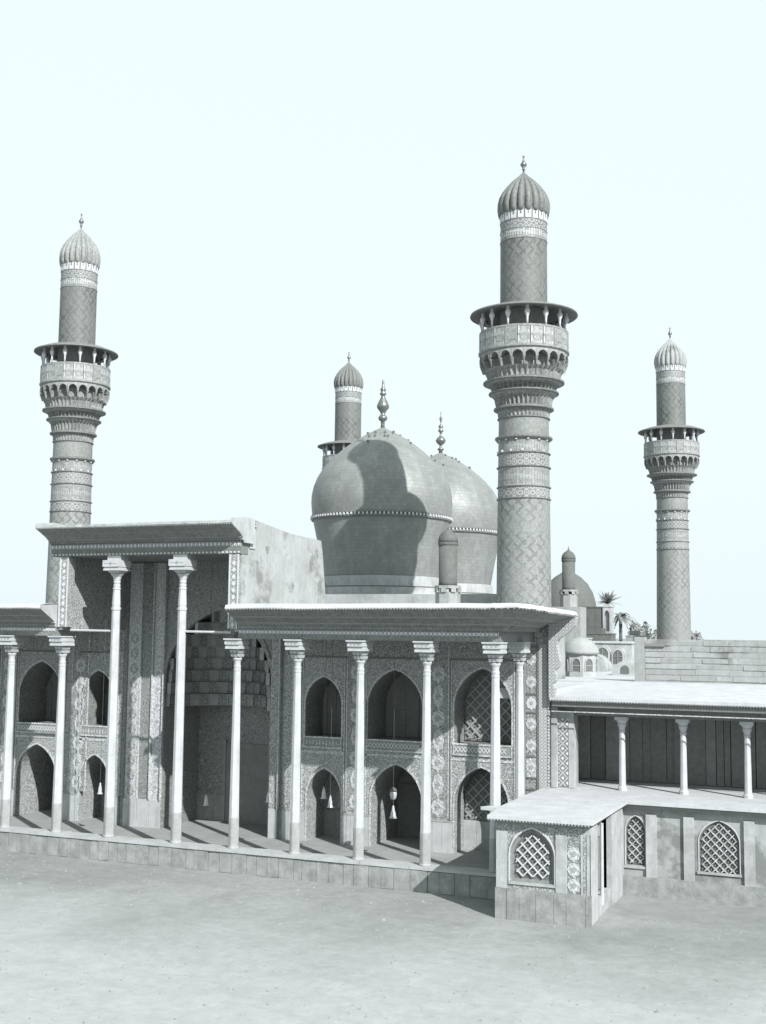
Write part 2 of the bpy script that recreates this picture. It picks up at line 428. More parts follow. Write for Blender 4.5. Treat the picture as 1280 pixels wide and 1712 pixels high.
def lattice(parent, o, y, pitch, bar, mat_bar='tile_white', dots=True, mat_dot='tile_white', pane='tile_black'):
    """diamond lattice filling an arch: a backing pane, one part per bar, one tile in each cell"""
    back_panel(MB(), o, y + 0.07).build('pane', pane, parent)
    tot = []
    s2 = math.sqrt(0.5)
    span = o.w + (o.ap - o.z0)
    for sg in (1, -1):
        k = -int(span / pitch) - 1
        while k * pitch < span * 1.2:
            off = k * pitch; k += 1
            ts = []; N = 160; L = span * 1.5
            for i in range(N + 1):
                t = -L + 2 * L * i / N
                x = o.c + t * s2 + sg * off * s2 ; z = (o.z0 + o.ap) / 2 + sg * t * s2 - off * s2
                if o.inside(x, z, 0.06): ts.append((x, z))
            if len(ts) < 3: continue
            (xa, za), (xb, zb) = ts[0], ts[-1]
            nx, nz = -(zb - za), xb - xa; l = math.hypot(nx, nz)
            if l < 0.12: continue
            nx, nz = nx / l * bar / 2, nz / l * bar / 2
            ya = y - (0.022 if sg > 0 else 0.012)
            MB().prism_xz([(xa - nx, za - nz), (xb - nx, zb - nz), (xb + nx, zb + nz), (xa + nx, za + nz)], ya, y + 0.05).build('lattice_bar', mat_bar, parent)
    if dots:
        h = pitch * 0.10; me = MB().prism_xz([(-h, 0), (0, -h), (h, 0), (0, h)], -0.01, 0.04).mesh('diamond_tile')
        n = int(span / pitch) + 2
        for i in range(-n, n):
            for j in range(-n, n):
                a = (i + 0.5) * pitch; b = (j + 0.5) * pitch
                x = o.c + (a + b) * s2; z = (o.z0 + o.ap) / 2 + (a - b) * s2
                if o.inside(x, z, 0.06 + h): put('diamond_tile', me, mat_dot, parent, (x, y, z))

# medallion outlines (lobed cartouches of the tile panels), shared meshes
def medallion_mesh(w, h):
    pts = []
    for i in range(28):
        a = 2 * math.pi * i / 28
        r = 1 + 0.07 * math.cos(8 * a) + (0.16 if i in (7, 21) else 0)
        pts.append((w / 2 * r * math.cos(a), h / 2 * r * math.sin(a)))
    return MB().prism_xz(pts, -0.018, 0.02).mesh('medallion')
MED = [medallion_mesh(0.62, 0.72), medallion_mesh(0.46, 0.5), medallion_mesh(0.5, 0.95)]
MEDC = [medallion_mesh(0.26, 0.3), medallion_mesh(0.16, 0.18), medallion_mesh(0.2, 0.36)]
def medallion(parent, x, y, z, k=0, mat='tile_floral_light', core='tile_grey'):
    o = put('medallion', MED[k], mat, parent, (x, y, z)); 
    c = put('medallion_core', MEDC[k], core, None); c.parent = o; c.location = (0, -0.012, 0)
    return o
# ------------------------------------------------------------------ the ground and the terrace
FZ = -0.35          # porch floor
GZ = -1.0           # courtyard
YW = 4.8            # front plane of the shrine's facade
structure(MB().add([(-3000, -3000, GZ), (3000, -3000, GZ), (3000, 3000, GZ), (-3000, 3000, GZ)], [(0, 1, 2, 3)]).build('ground', 'dusty_ground'))
terr = structure(MB().box(-27, 9.6, 0.36, 9.2, GZ + .004, FZ).build('terrace', 'floor_stone'))
MB().box(-27, 9.6, -0.36, 0.35, GZ + .004, -0.13).build('footing', 'plinth_stone', terr)
x = -27.0; i = 0
while x < 9.55:                                      # marble kerb under the columns
    w = min(random.uniform(1.7, 2.5), 9.6 - x)
    dz = random.uniform(-0.012, 0.012)
    MB().box(x + .008, x + w - .008, -0.47 + random.uniform(-.015, .02), 0.352, -0.128, 0.0 + dz).build('kerb_stone', 'kerb_marble', terr)
    x += w
x = -27.0
while x < 9.9:                                       # upright slabs facing the plinth
    w = random.uniform(0.36, 0.75); p = random.uniform(0.03, 0.075)
    MB().box(x + .009, x + w - .009, -0.36 - p, -0.355, GZ + random.uniform(-.02, .02), -0.135 + random.uniform(-.03, 0)).build('facing_slab', 'plinth_stone', terr)
    x += w

# ------------------------------------------------------------------ facade with its arches
fac = thing('shrine_facade', 'tiled two-storey facade with pointed arches behind the white columns', 'facade', (-7, YW, FZ))
LOW = [Op(-0.93, 1.72, FZ, 1.75, 2.98, 1.9), Op(2.68, 2.42, FZ, 1.85, 3.35, 3.3), Op(6.72, 2.46, FZ, 1.9, 3.42, 1.3)]
UPP = [Op(-1.02, 1.84, 4.44, 6.0, 7.22, 1.9), Op(2.58, 2.66, 4.44, 6.0, 7.62, 2.2), Op(6.78, 2.62, 4.44, 6.1, 7.78, 1.35)]
AXM = -7.35
def mirror(o): return Op(2 * AXM - o.c, o.w, o.z0, o.sp, o.ap, o.depth)
LOWL = [mirror(o) for o in LOW]; UPPL = [mirror(o) for o in UPP]
IW = Op(-6.75, 5.9, FZ, 6.9, 10.3, 3.3)
wall_face(MB(), -3.1, 9.84, FZ, 10.0, YW, LOW + UPP).build('wall', 'tile_floral', fac)
wall_face(MB(), -27, -12.2, FZ, 10.0, YW, LOWL + UPPL).build('wall', 'tile_floral', fac)
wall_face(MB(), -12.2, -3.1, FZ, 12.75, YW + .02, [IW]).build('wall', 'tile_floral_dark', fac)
for o in LOW + UPP + LOWL + UPPL:
    low = o.z0 < 1; wide = o.w > 2.4
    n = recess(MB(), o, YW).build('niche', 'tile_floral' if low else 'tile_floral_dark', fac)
    if o in (LOW[2], LOWL[2], UPP[2], UPPL[2]):
        b = MB().box(o.x0, o.x1, YW + o.depth + .1, YW + o.depth + .2, o.z0, o.ap).build('backing', 'dark_interior', fac)
        lo = Op(o.c - .05, o.w - .12, o.z0 + (1.3 if low else .04), o.sp + .02, o.ap - .06)
        lattice(b, lo, YW + o.depth - .02, 0.34, 0.07, mat_bar='tile_grey', pane='dark_interior', mat_dot='wood_mid')
        if low:
            for q in range(4):
                w = o.w / 4; MB().box(o.x0 + q * w + .005, o.x0 + (q + 1) * w - .005, YW + o.depth - .06, YW + o.depth + .05, FZ, FZ + 1.28).build('dado_slab', 'white_plaster', b)
    elif o in (LOW[1], LOWL[1]):
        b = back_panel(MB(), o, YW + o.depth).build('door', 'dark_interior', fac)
        for q in (-1, 1):
            MB().box(o.c + (q * .56) - .5, o.c + (q * .56) + .5, YW + o.depth - .08, YW + o.depth - .01, FZ, FZ + 2.5).build('door_leaf', 'wood_dark', b)
    else:
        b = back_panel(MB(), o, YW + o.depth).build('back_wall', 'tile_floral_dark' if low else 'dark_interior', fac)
        if low:
            MB().box(o.c - .1, o.c + o.w / 2 - .04, YW + o.depth - .05, YW + o.depth, 1.0, 1.85).build('tile_panel', 'tile_floral', b)
            for q in range(3):
                w = o.w / 3; MB().box(o.x0 + q * w + .005, o.x0 + (q + 1) * w - .005, YW + o.depth - .07, YW + o.depth, FZ, FZ + 1.2).build('dado_slab', 'wood_mid', b)
        else:
            for q in range(4):
                xx = o.x0 + (q + .5) * o.w / 4; MB().box(xx - .02, xx + .02, YW + o.depth - .06, YW + o.depth - .01, o.z0, o.sp + .5).build('mullion', 'wood_mid', b)
            for zz in (5.1, 5.8): MB().box(o.x0, o.x1, YW + o.depth - .05, YW + o.depth - .02, zz - .02, zz + .02).build('transom', 'wood_mid', b)
    arch_band(o, YW, 0.09, 0.03, legs=True).build('arch_moulding', 'tile_floral_light', fac)
    if low:                                          # marble lining inside the doorway
        pass
for lo_, up_ in zip(LOW + LOWL, UPP + UPPL):
    xa, xb = min(lo_.x0, up_.x0) - .17, max(lo_.x1, up_.x1) + .17
    for xx in (xa - .1, xb): MB().box(xx, xx + .1, YW - .028, YW + .01, 1.08, 8.12).build('panel_border', 'tile_black', fac)
    for xx in (xa, xb - .045): MB().box(xx, xx + .045, YW - .04, YW + .01, 1.08, 8.12).build('panel_border', 'tile_floral_light', fac)
    MB().box(xa - .1, xb + .1, YW - .03, YW + .01, 8.122, 8.22).build('panel_border', 'tile_black', fac)
    MB().box(xa, xb, YW - .03, YW + .01, 3.70, 3.80).build('panel_border', 'tile_floral_light', fac)
# balcony panels under the upper openings
for o in UPP + UPPL:
    bx0, bx1 = o.x0 - .06, o.x1 + .06
    p = MB().box(bx0, bx1, YW - .05, YW + .04, 3.98, 4.44).build('balustrade', 'wood_mid', fac)
    for z0, z1 in ((3.93, 4.0), (4.40, 4.47)): MB().box(bx0 - .03, bx1 + .03, YW - .075, YW - .04, z0, z1).build('rail', 'tile_floral_light', p)
    for xx in (bx0, bx1 - .05): MB().box(xx, xx + .05, YW - .07, YW - .045, 4.0, 4.4).build('rail', 'tile_floral_light', p)
    m = MB(); n = int((bx1 - bx0 - .2) / .17)
    if o in (UPP[0], UPPL[0]):
        for i in range(n):                           # worn letter strokes of an inscription
            cx = bx0 + .14 + i * .17; hh = random.uniform(.06, .14)
            m.box(cx, cx + .05, YW - .062, YW - .05, 4.2 - hh, 4.2 + hh * .8)
            if i % 2: m.box(cx + .05, cx + .15, YW - .06, YW - .05, 4.13, 4.17)
        m.build('inscription', 'tile_floral_light', p)
    else:
        for i in range(n):
            for sg in (-1, 1):
                cx = bx0 + .16 + i * .17
                m.prism_xz([(cx - .085 - .02, 4.2 - sg * .12), (cx - .085 + .02, 4.2 - sg * .12), (cx + .085 + .02, 4.2 + sg * .12), (cx + .085 - .02, 4.2 + sg * .12)], YW - .068 - (.004 if sg > 0 else 0), YW - .05)
        m.build('lattice_fret', 'tile_white', p)
# dado of marble slabs along the foot of the wall
def dado(x0, x1, y=YW):
    n = max(1, round((x1 - x0) / .5)); w = (x1 - x0) / n
    for q in range(n):
        MB().box(x0 + q * w + .006, x0 + (q + 1) * w - .006, y - .07 - random.uniform(0, .012), y + .03, FZ, FZ + 1.32).build('dado_slab', 'marble_dado', fac)
    MB().box(x0, x1, y - .09, y + .02, FZ + 1.325, FZ + 1.40).build('dado_cap', 'tile_grey', fac)
edges = sorted([(o.x0 - .08, o.x1 + .08) for o in LOW + LOWL]); 
xprev = -27.0
for a, b in edges + [(-12.2, -3.1), ]: pass
segs = []
for lst, s0, s1 in ((LOWL, -27.0, -12.25), (LOW, -3.05, 9.8)):
    cur = s0
    for o in sorted(lst, key=lambda o: o.c):
        if o.x0 - .1 > cur: segs.append((cur, o.x0 - .1))
        cur = o.x1 + .1
    segs.append((cur, s1))
for a, b in segs: dado(a, b)
# tall panels of medallions on the piers between the arches
for cx in (0.68, 4.7, -14.75 - .05, 2 * AXM - 4.7):
    wd = 0.92
    fr = MB().box(cx - wd / 2, cx + wd / 2, YW - .012, YW + .02, 1.15, 8.8).build('tile_panel', 'tile_floral_fine', fac)
    for xx in (cx - wd / 2 - .06, cx + wd / 2):
        MB().box(xx, xx + .06, YW - .03, YW + .02, 1.15, 8.8).build('panel_border', 'tile_floral_light', fr)
    z = 1.6; k = 0
    while z < 8.4:
        medallion(fr, cx, YW - .012, z, (0, 2)[k % 2], 'tile_floral_light', 'tile_floral'); z += .98; k += 1
for cx in (-2.35, -12.72):
    fr = MB().box(cx - .32, cx + .3, YW - .02, YW + .02, 1.05, 9.3).build('tile_panel', 'tile_floral_light', fac)
# upper frieze of rectangular panels below the ceiling
for a, b in ((-3.0, 8.4), (-27, -12.3)):
    n = round((b - a) / 1.9); w = (b - a) / n
    for q in range(n): MB().box(a + q * w + .03, a + (q + 1) * w - .03, YW - .025, YW + .02, 8.25, 9.2).build('frieze_panel', 'tile_floral_fine', fac)
# end pier with framed panels
pz = [(1.1, 2.6, None), (2.66, 3.1, None), (3.16, 4.0, 1), (4.06, 5.9, 2), (5.96, 6.7, 0), (6.76, 8.75, 2)]
for a, b, k in pz:
    fr = MB().box(8.78, 9.24, YW - .015, YW + .02, a, b).build('tile_panel', 'tile_floral_fine' if k != 1 else 'tile_floral_light', fac)
    MB().box(8.76, 9.26, YW - .05, YW - .0, b, b + .055).build('panel_border', 'tile_black', fr)
    if k is not None:
        nn = 2 if k == 2 else 1
        for q in range(nn): medallion(fr, 9.01, YW - .015, a + (b - a) * (q + .5) / nn, 1, 'tile_white' if k == 0 else 'tile_floral_light')
for xx in (8.68, 9.25): MB().box(xx, xx + .07, YW - .05, YW + .02, 1.1, 8.9).build('panel_border', 'wood_mid' if xx < 9 else 'tile_black', fac)
MB().box(8.3, 8.66, YW - .02, YW + .02, 1.1, 8.9).build('tile_panel', 'tile_diamond', fac)
MB().box(9.34, 9.72, YW - .03, YW + .02, 1.1, 8.9).build('tile_panel', 'tile_diamond', fac)
m = MB()
for q in range(60): m.prism_xz([(9.74, 1.2 + q * .13), (9.78, 1.16 + q * .13), (9.82, 1.2 + q * .13), (9.78, 1.24 + q * .13)], YW - .06, YW - .03)
m.build('bead_border', 'tile_white', fac, kind='stuff')
# scalloped bracket closing the end of the wall under the eave
MB().prism_xz([(9.86, 8.95), (9.86, 10.2), (11.02, 10.2), (11.06, 10.05), (11.0, 9.74), (10.8, 9.5), (10.53, 9.3), (10.26, 9.12), (10.2, 8.9), (10.28, 8.5), (10.36, 8.15), (10.3, 7.95),
               (10.1, 7.78), (10.18, 7.6), (10.16, 7.35), (10.02, 7.2), (10.12, 7.02), (10.06, 6.7), (9.86, 6.62)], YW - .32, YW + .12).build('scalloped_bracket', 'tile_diamond', fac)

# the tall central recess
IY = YW + .02
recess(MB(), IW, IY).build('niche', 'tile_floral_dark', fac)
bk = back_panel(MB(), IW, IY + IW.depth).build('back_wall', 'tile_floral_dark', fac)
MB().box(-8.0, -5.6, IY + IW.depth - .1, IY + IW.depth + .02, FZ, 3.6).build('door', 'dark_interior', bk)
MB().box(-8.2, -8.0, IY + IW.depth - .16, IY + IW.depth + .02, FZ, 3.8).build('door_frame', 'wood_mid', bk)
MB().box(-5.6, -5.4, IY + IW.depth - .16, IY + IW.depth + .02, FZ, 3.8).build('door_frame', 'wood_mid', bk)
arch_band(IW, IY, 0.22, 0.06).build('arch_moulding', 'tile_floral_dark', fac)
def cell_mesh(w, h, d):
    o = Op(0, w * .84, .04, h * .62, h * .92); m = wall_face(MB(), -w / 2, w / 2, 0, h, -d, [o]); recess(m, o, -d, .07)
    m.quad((-w / 2, -d, h), (w / 2, -d, h), (w / 2, 0, h), (-w / 2, 0, h)); m.quad((-w / 2, 0, 0), (w / 2, 0, 0), (w / 2, -d, 0), (-w / 2, -d, 0))
    m.quad((-w / 2, 0, 0), (-w / 2, -d, 0), (-w / 2, -d, h), (-w / 2, 0, h)); m.quad((w / 2, -d, 0), (w / 2, 0, 0), (w / 2, 0, h), (w / 2, -d, h))
    back_panel(m, o, -d + .07)
    return m.mesh('muqarnas_cell')
HOOD = cell_mesh(.48, .58, .2)
def half_width(z):
    lo_, hi_ = 0.0, 1.0
    for _ in range(30):
        md = (lo_ + hi_) / 2
        if arch_z(md, IW.sp, IW.ap) > z: lo_ = md
        else: hi_ = md
    return lo_ * IW.w / 2
for r in range(8):                                   # honeycomb hood closing in tier by tier
    z = 5.55 + r * .6; rad = max(.35, (IW.w / 2 if z + .5 < IW.sp else half_width(z + .5)) - .03 - .04 * (r < 3) * r); n = max(3, round(math.pi * rad / .5))
    sh_ = MB().grid([[(IW.c + (rad + .02) * math.cos(math.pi * i / 24), IY + .05 + (rad + .02) * math.sin(math.pi * i / 24), zz) for i in range(25)] for zz in (z - .02, z + .62)])
    sh_.grid([[(IW.c + q_ * math.cos(math.pi * i / 24), IY + .05 + q_ * math.sin(math.pi * i / 24), z + .62) for i in range(25)] for q_ in (rad + .02, max(.05, rad - .6))])
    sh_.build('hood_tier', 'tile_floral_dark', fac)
    for c in range(n):
        th = math.pi * (c + .5) / n
        put('muqarnas_cell', HOOD, 'tile_floral_dark' if (r + c) % 2 else 'tile_grey', fac, (IW.c + rad * math.cos(th), IY + .05 + rad * math.sin(th), z), rz=th - math.pi / 2)
for q in range(12):
    w = IW.w / 12
    MB().box(IW.x0 + q * w + .006, IW.x0 + (q + 1) * w - .006, IY + IW.depth - .06, IY + IW.depth + .01, FZ, FZ + 1.3).build('dado_slab', 'wood_mid', fac)
# stepped pilasters beside the recess
for a, b, mt, pr in ((-11.85, -11.1, 'tile_floral_light', .16), (-11.1, -10.4, 'tile_floral_dark', .08), (-10.4, -9.75, 'tile_floral_light', .05),
                     (-3.78, -3.3, 'tile_floral', .05)):
    MB().box(a, b, YW - pr, YW + .01, 1.0, 12.68).build('pilaster', mt, fac)
    MB().box(a + .01, b - .01, YW - pr - .05, YW + .01, FZ, 1.0).build('dado_slab', 'marble_dado', fac)
for xx in (-11.87, -11.12, -10.42, -9.78, -3.3): MB().box(xx, xx + .05, YW - .19, YW, 1.0, 12.68).build('pilaster_edge', 'tile_floral_light' if xx > -11.5 else 'tile_black', fac)
for q in range(11): medallion(fac, -11.47, YW - .16, 1.4 + q * .75, 1, 'tile_floral', 'tile_floral_light')
for q in range(9): medallion(fac, -10.07, YW - .05, 1.6 + q * .8, 1, 'tile_floral_light', 'tile_grey')

# ------------------------------------------------------------------ columns
def octo(n=16, depth=.05): return lambda a, j: 1.0 - depth * abs(math.sin(a * n / 4))
def low_column():
    prof = [(.262, 0), (.262, .05), (.235, .08), (.235, 1.25), (.228, 1.3)]
    m = MB().lathe([(.225, 1.28), (.21, 3.2), (.185, 5.6), (.158, 7.58), (.172, 7.6), (.172, 7.66), (.15, 7.68)], 48, flute=octo(16, .07))
    c = m.build('column', 'column_marble', None)
    f = MB().lathe(prof, 48, flute=octo(16, .05)).build('foot', 'column_foot_stone'); f.parent = c
    k = MB(); k.lathe([(.15, 7.66), (.165, 7.8), (.14, 7.86), (.15, 8.0), (.2, 8.1), (.2, 8.16), (.16, 8.18)], 16)
    k.frustum(0, 0, 8.2, .20, .20, 8.33, .235, .235); k.frustum(0, 0, 8.33, .17, .17, 8.37, .17, .17); k.frustum(0, 0, 8.37, .21, .21, 8.5, .265, .265, -.02); k.frustum(0, -.02, 8.5, .2, .2, 8.56, .2, .2)
    for sx in (-1, 0, 1):
        k.frustum(sx * .16, -.2, 8.22, .03, .04, 8.33, .06, .07); k.frustum(sx * .18, -.23, 8.38, .03, .04, 8.5, .07, .07)
    k = k.build('capital', 'column_marble'); k.parent = c
    a = MB(); a.box(-.36, .36, -.52, .38, 8.55, 8.66); a.box(-.33, .33, -.50, .36, 8.66, 8.74); a.box(-.36, .36, -.58, .38, 8.74, 8.90); a.box(-.33, .33, -.56, .36, 8.90, 8.94); a.box(-.39, .39, -.66, .4, 8.94, 9.0)
    a = a.build('abacus', 'column_marble'); a.parent = c
    mo = MB()
    for sx in (-.18, 0, .18): mo.prism_xz([(sx - .06, 8.82), (sx, 8.78), (sx + .06, 8.82), (sx, 8.86)], -.592, -.575)
    mo.build('abacus_ornament', 'tile_grey').parent = c
    return c
def tall_column():
    m = MB().lathe([(.24, 1.3), (.225, 4.0), (.205, 8.0), (.195, 10.2), (.225, 10.24), (.225, 10.34), (.185, 10.36), (.2, 10.5), (.165, 11.15), (.19, 11.18), (.19, 11.24), (.15, 11.26)], 48, flute=octo(16, .07))
    c = m.build('column', 'column_marble', None)
    MB().lathe([(.275, 0), (.275, .06), (.25, .1), (.248, 1.26), (.24, 1.32)], 48, flute=octo(16, .05)).build('foot', 'column_foot_stone').parent = c
    k = MB().lathe([(.15, 11.25), (.17, 11.36), (.14, 11.42), (.17, 11.5), (.15, 11.56), (.2, 11.75), (.3, 11.86), (.2, 11.9)], 16)
    k.frustum(0, 0, 11.88, .2, .2, 12.02, .33, .33)
    k.build('capital', 'column_marble').parent = c
    a = MB(); a.box(-.44, .44, -.5, .44, 12.03, 12.11); a.box(-.41, .41, -.5, .4, 12.11, 12.2); a.box(-.44, .44, -.56, .44, 12.2, 12.5); a.box(-.36, .36, -.3, .36, 12.5, 12.72)
    a.build('abacus', 'column_marble').parent = c
    mo = MB(); mo.prism_xz([(-.09, 12.35), (0, 12.27), (.09, 12.35), (0, 12.43)], -.575, -.555); mo.box(-.34, -.1, -.572, -.555, 12.34, 12.36); mo.box(.1, .34, -.572, -.555, 12.34, 12.36)
    mo.build('abacus_ornament', 'tile_grey').parent = c
    return c
LC = low_column(); TC = tall_column()

# ------------------------------------------------------------------ low porches and the tall entrance porch
def eave_sweep(rows_fn, ts, path_n):
    return [[rows_fn(t, i) for i in range(path_n)] for t in ts]
COVE = [(0, 9.42), (.06, 9.44), (.06, 9.58), (.14, 9.6), (.14, 9.68), (.3, 9.80), (.5, 9.93), (.72, 10.07), (.9, 10.19), (1.0, 10.27)]
def low_porch(name, label, x0, xcorner, cols, side_cols, ):
    p = thing(name, label, 'porch', ((x0 + xcorner) / 2, 0, FZ), 'column porches flanking the entrance')
    right = xcorner > 0
    for cx, cy in [(c_, 0) for c_ in cols] + side_cols:  # old shafts: none quite plumb or alike
        c_ = part_copy(LC, p, (cx, cy, 0)); c_.rotation_euler = (random.uniform(-.003, .003), random.uniform(-.003, .003), random.uniform(-.06, .06))
        c_.scale = (random.uniform(.96, 1.04), random.uniform(.96, 1.04), 1)
    MB().box(x0, xcorner, -.3, .3, 9.0 + .004, 9.42).build('entablature', 'painted_soffit', p)
    m = MB(); q = x0 + .1
    while q < xcorner - .05:
        m.box(q - .055, q + .055, -.33, -.299, 9.24, 9.36); m.box(q + .08, q + .105, -.32, -.299, 9.2, 9.4); q += .185
    m.build('bead_row', 'tile_white', p, kind='stuff')
    m = MB(); q = x0 + .1
    while q < xcorner: m.box(q - .03, q + .03, -.315, -.299, 9.44, 9.54); q += .16
    MB().box(x0, xcorner, .3, YW, 9.3, 9.42).build('ceiling', 'painted_soffit', p)
    if right:
        MB().box(xcorner - .6, xcorner, .3, YW, 9.004, 9.298).build('side_beam', 'painted_soffit', p)
        def pt(t, z, i):
            fx, fy = xcorner + .22 + 1.7 * t, -.3 - 1.22 * t
            return [(x0, fy, z), (3.0, fy, z + .03 * t), (xcorner - .2, fy, z + .06 * t), (xcorner + 1.05 * t, fy, z + .10 * t), (xcorner + .22 + 1.35 * t, -.3 - .55 * t, z + .02 * t), (fx, .15, z - .05 * t), (fx, 2.4, z - .09 * t), (fx - .02 * t, YW, z - .12 * t)][i]
        n = 8
    else:
        def pt(t, z, i):
            fy = -.3 - 1.22 * t
            return [(x0, fy, z), (xcorner, fy, z)][i]
        n = 2
    base_pt, n0 = pt, n
    sub_n = 24 if n0 == 2 else 5; n = (n0 - 1) * sub_n + 1; wob = random.Random(len(cols) * 7 + int(right))
    jit = [(wob.uniform(-.012, .012), wob.uniform(-.02, .02)) for _ in range(n)]
    def pt(t, z, i):                                 # old roof: the eave line wavers a little
        s_, r_ = min(i // sub_n, n0 - 2), 0; f_ = (i - s_ * sub_n) / sub_n
        a, b = Vector(base_pt(t, z, s_)), Vector(base_pt(t, z, s_ + 1)); v = a.lerp(b, f_)
        return (v.x, v.y + jit[i][1] * max(t, 0), v.z + jit[i][0] * max(t, 0) * 1.6)
    MB().grid([[pt(t, z, i) for i in range(n)] for t, z in COVE]).build('eave_soffit', 'painted_soffit', p)
    for t, z in ((.14, 9.70), (.5, 9.945)):
        rows = [[pt(t - .02, z + .0, i) for i in range(n)], [pt(t + .01, z - .04, i) for i in range(n)], [pt(t + .05, z + .03, i) for i in range(n)]]
        MB().grid(rows).build('eave_batten', 'wood_mid', p)
    if not right:
        MB().prism_yz([(pt(t, z, n - 1)[1], z) for t, z in COVE] + [(-1.5, 10.42), (.3, 10.5), (.3, 9.42)], xcorner - .04, xcorner - .002).build('eave_end', 'white_plaster', p)
    # white lip of the roof and the roof sheet behind it
    rows = [[pt(.985, 10.262, i) for i in range(n)], [pt(1.02, 10.27, i) for i in range(n)], [pt(1.02, 10.32, i) for i in range(n)], [pt(.97, 10.44, i) for i in range(n)], [pt(.6, 10.50, i) for i in range(n)], [pt(-.3, 10.54, i) for i in range(n)], [pt(-.62, 10.53, i) for i in range(n)]]
    MB().grid(rows).build('roof_edge', 'lime_plaster', p)
    m = MB(); L = [pt(1.0, 10.27, i) for i in range(n)]
    for a, b in zip(L, L[1:]):                       # small pendant trim hanging from the lip
        a = Vector(a); b = Vector(b); k = max(1, int((b - a).length / .13))
        for q in range(k):
            c = a.lerp(b, (q + .5) / k); m.frustum(c.x, c.y, c.z - .055, .012, .012, c.z + .01, .045, .03)
    m.build('eave_trim', 'white_plaster', p, kind='stuff')
    return p
SP = 2.95
low_porch('column_porch', 'low porch with slender white columns, wide eave and hanging lamps right of the tall entrance', -2.78, 9.15, [-2.95, 0, 2.95, 5.9, 8.85], [(9.1, 2.6)])
low_porch('column_porch', 'low porch at the left edge, beyond the tall entrance', -27.0, -12.5, [-12.3, -15.25, -18.2, -21.15, -24.1], [])

tp = thing('entrance_porch', 'tall entrance porch on two long white columns with a dark coved eave', 'porch', (-7.6, 0, FZ))
for cx in (-9.4, -5.85): part_copy(TC, tp, (cx, 0, 0))
TX0, TX1 = -12.95, -2.62
TCOVE = [(.25, 12.72), (.3, 12.72), (.3, 13.0), (.36, 13.02), (.36, 13.3), (.45, 13.33), (.45, 13.42), (.62, 13.55), (.85, 13.68), (1.15, 13.82), (1.4, 13.93), (1.45, 13.98)]
b = MB().grid([[(TX0, -d, z), (TX1, -d, z)] for d, z in TCOVE[:2]]); 
MB().box(TX0, TX1 - .1, -.30, .3, 12.72, 13.33).build('tile_beam', 'wood_dark', tp)
m = MB(); q = TX0 + .1
while q < TX1 - .2:
    m.prism_xz([(q - .07, 13.16), (q, 13.05), (q + .07, 13.16), (q, 13.27)], -.335, -.30); m.box(q + .085, q + .105, -.33, -.30, 13.04, 13.28); m.box(q - .05, q + .05, -.33, -.3, 12.76, 12.83); q += .2
m.build('beam_ornament', 'tile_white', tp, kind='stuff')
MB().grid([[(TX0, -d, z), (TX1, -d, z)] for d, z in TCOVE[4:]]).build('eave_soffit', 'painted_soffit', tp)
for d, z in ((.47, 13.43), (.9, 13.70)):
    MB().prism_yz([(-d, z), (-d - .07, z - .02), (-d - .06, z + .05)], TX0, TX1).build('eave_batten', 'wood_mid', tp)
prof = [(.3, 13.2), (.36, 13.3)] + TCOVE[5:] + [(1.48, 14.0), (1.44, 14.2), (.2, 14.34), (-.6, 14.32), (-.6, 13.2)]
MB().prism_yz([(-d, z) for d, z in prof], TX1 + .003, TX1 + .06).build('eave_end', 'white_plaster', tp)
MB().prism_yz([(-d, z) for d, z in prof], TX0 - .06, TX0 - .003).build('eave_end', 'white_plaster', tp)
jt = [random.uniform(-.016, .016) for _ in range(28)]
MB().grid([[(TX0 - .06 + (TX1 - TX0 + .12) * i / 27, y + jt[-i] * .8, z + jt[i]) for i in range(28)] for y, z in ((-1.44, 13.97), (-1.49, 13.98), (-1.49, 14.0), (-1.45, 14.10), (-.2, 14.22), (.9, 14.24))]).build('roof_edge', 'old_plaster', tp)
m = MB(); q = TX0
while q < TX1: m.frustum(q, -1.46, 13.92, .012, .012, 13.985, .045, .03); q += .13
m.build('eave_trim', 'white_plaster', tp, kind='stuff')
MB().box(TX0 + .3, TX1 - .3, .3, YW, 12.72, 12.85).build('ceiling', 'painted_soffit', tp)
for a, b in ((-3.32, -2.84), (-12.42, -11.94)):      # framed strips of tile standing on the end columns
    st = MB().box(a, b, -.28, .2, 9.43, 12.7).build('pilaster', 'tile_floral', tp)
    z = 9.6
    while z < 12.6: MB().prism_xz([(a + .24 - .1, z), (a + .24, z - .12), (a + .24 + .1, z), (a + .24, z + .12)], -.31, -.27).build('diamond_tile', 'tile_white', st); z += .3
    for xx in (a, b - .06): MB().box(xx, xx + .06, -.32, -.278, 9.43, 12.7).build('pilaster_edge', 'tile_white', st)
for a, b in ((-11.9, -9.5), (-5.75, -3.3)):
    MB().tube((a, 0, 9.28), (b, 0, 9.26), .055, n=10).build('tie_rod', 'column_marble', tp)
for a, b in ((-9.3, -5.95),): pass

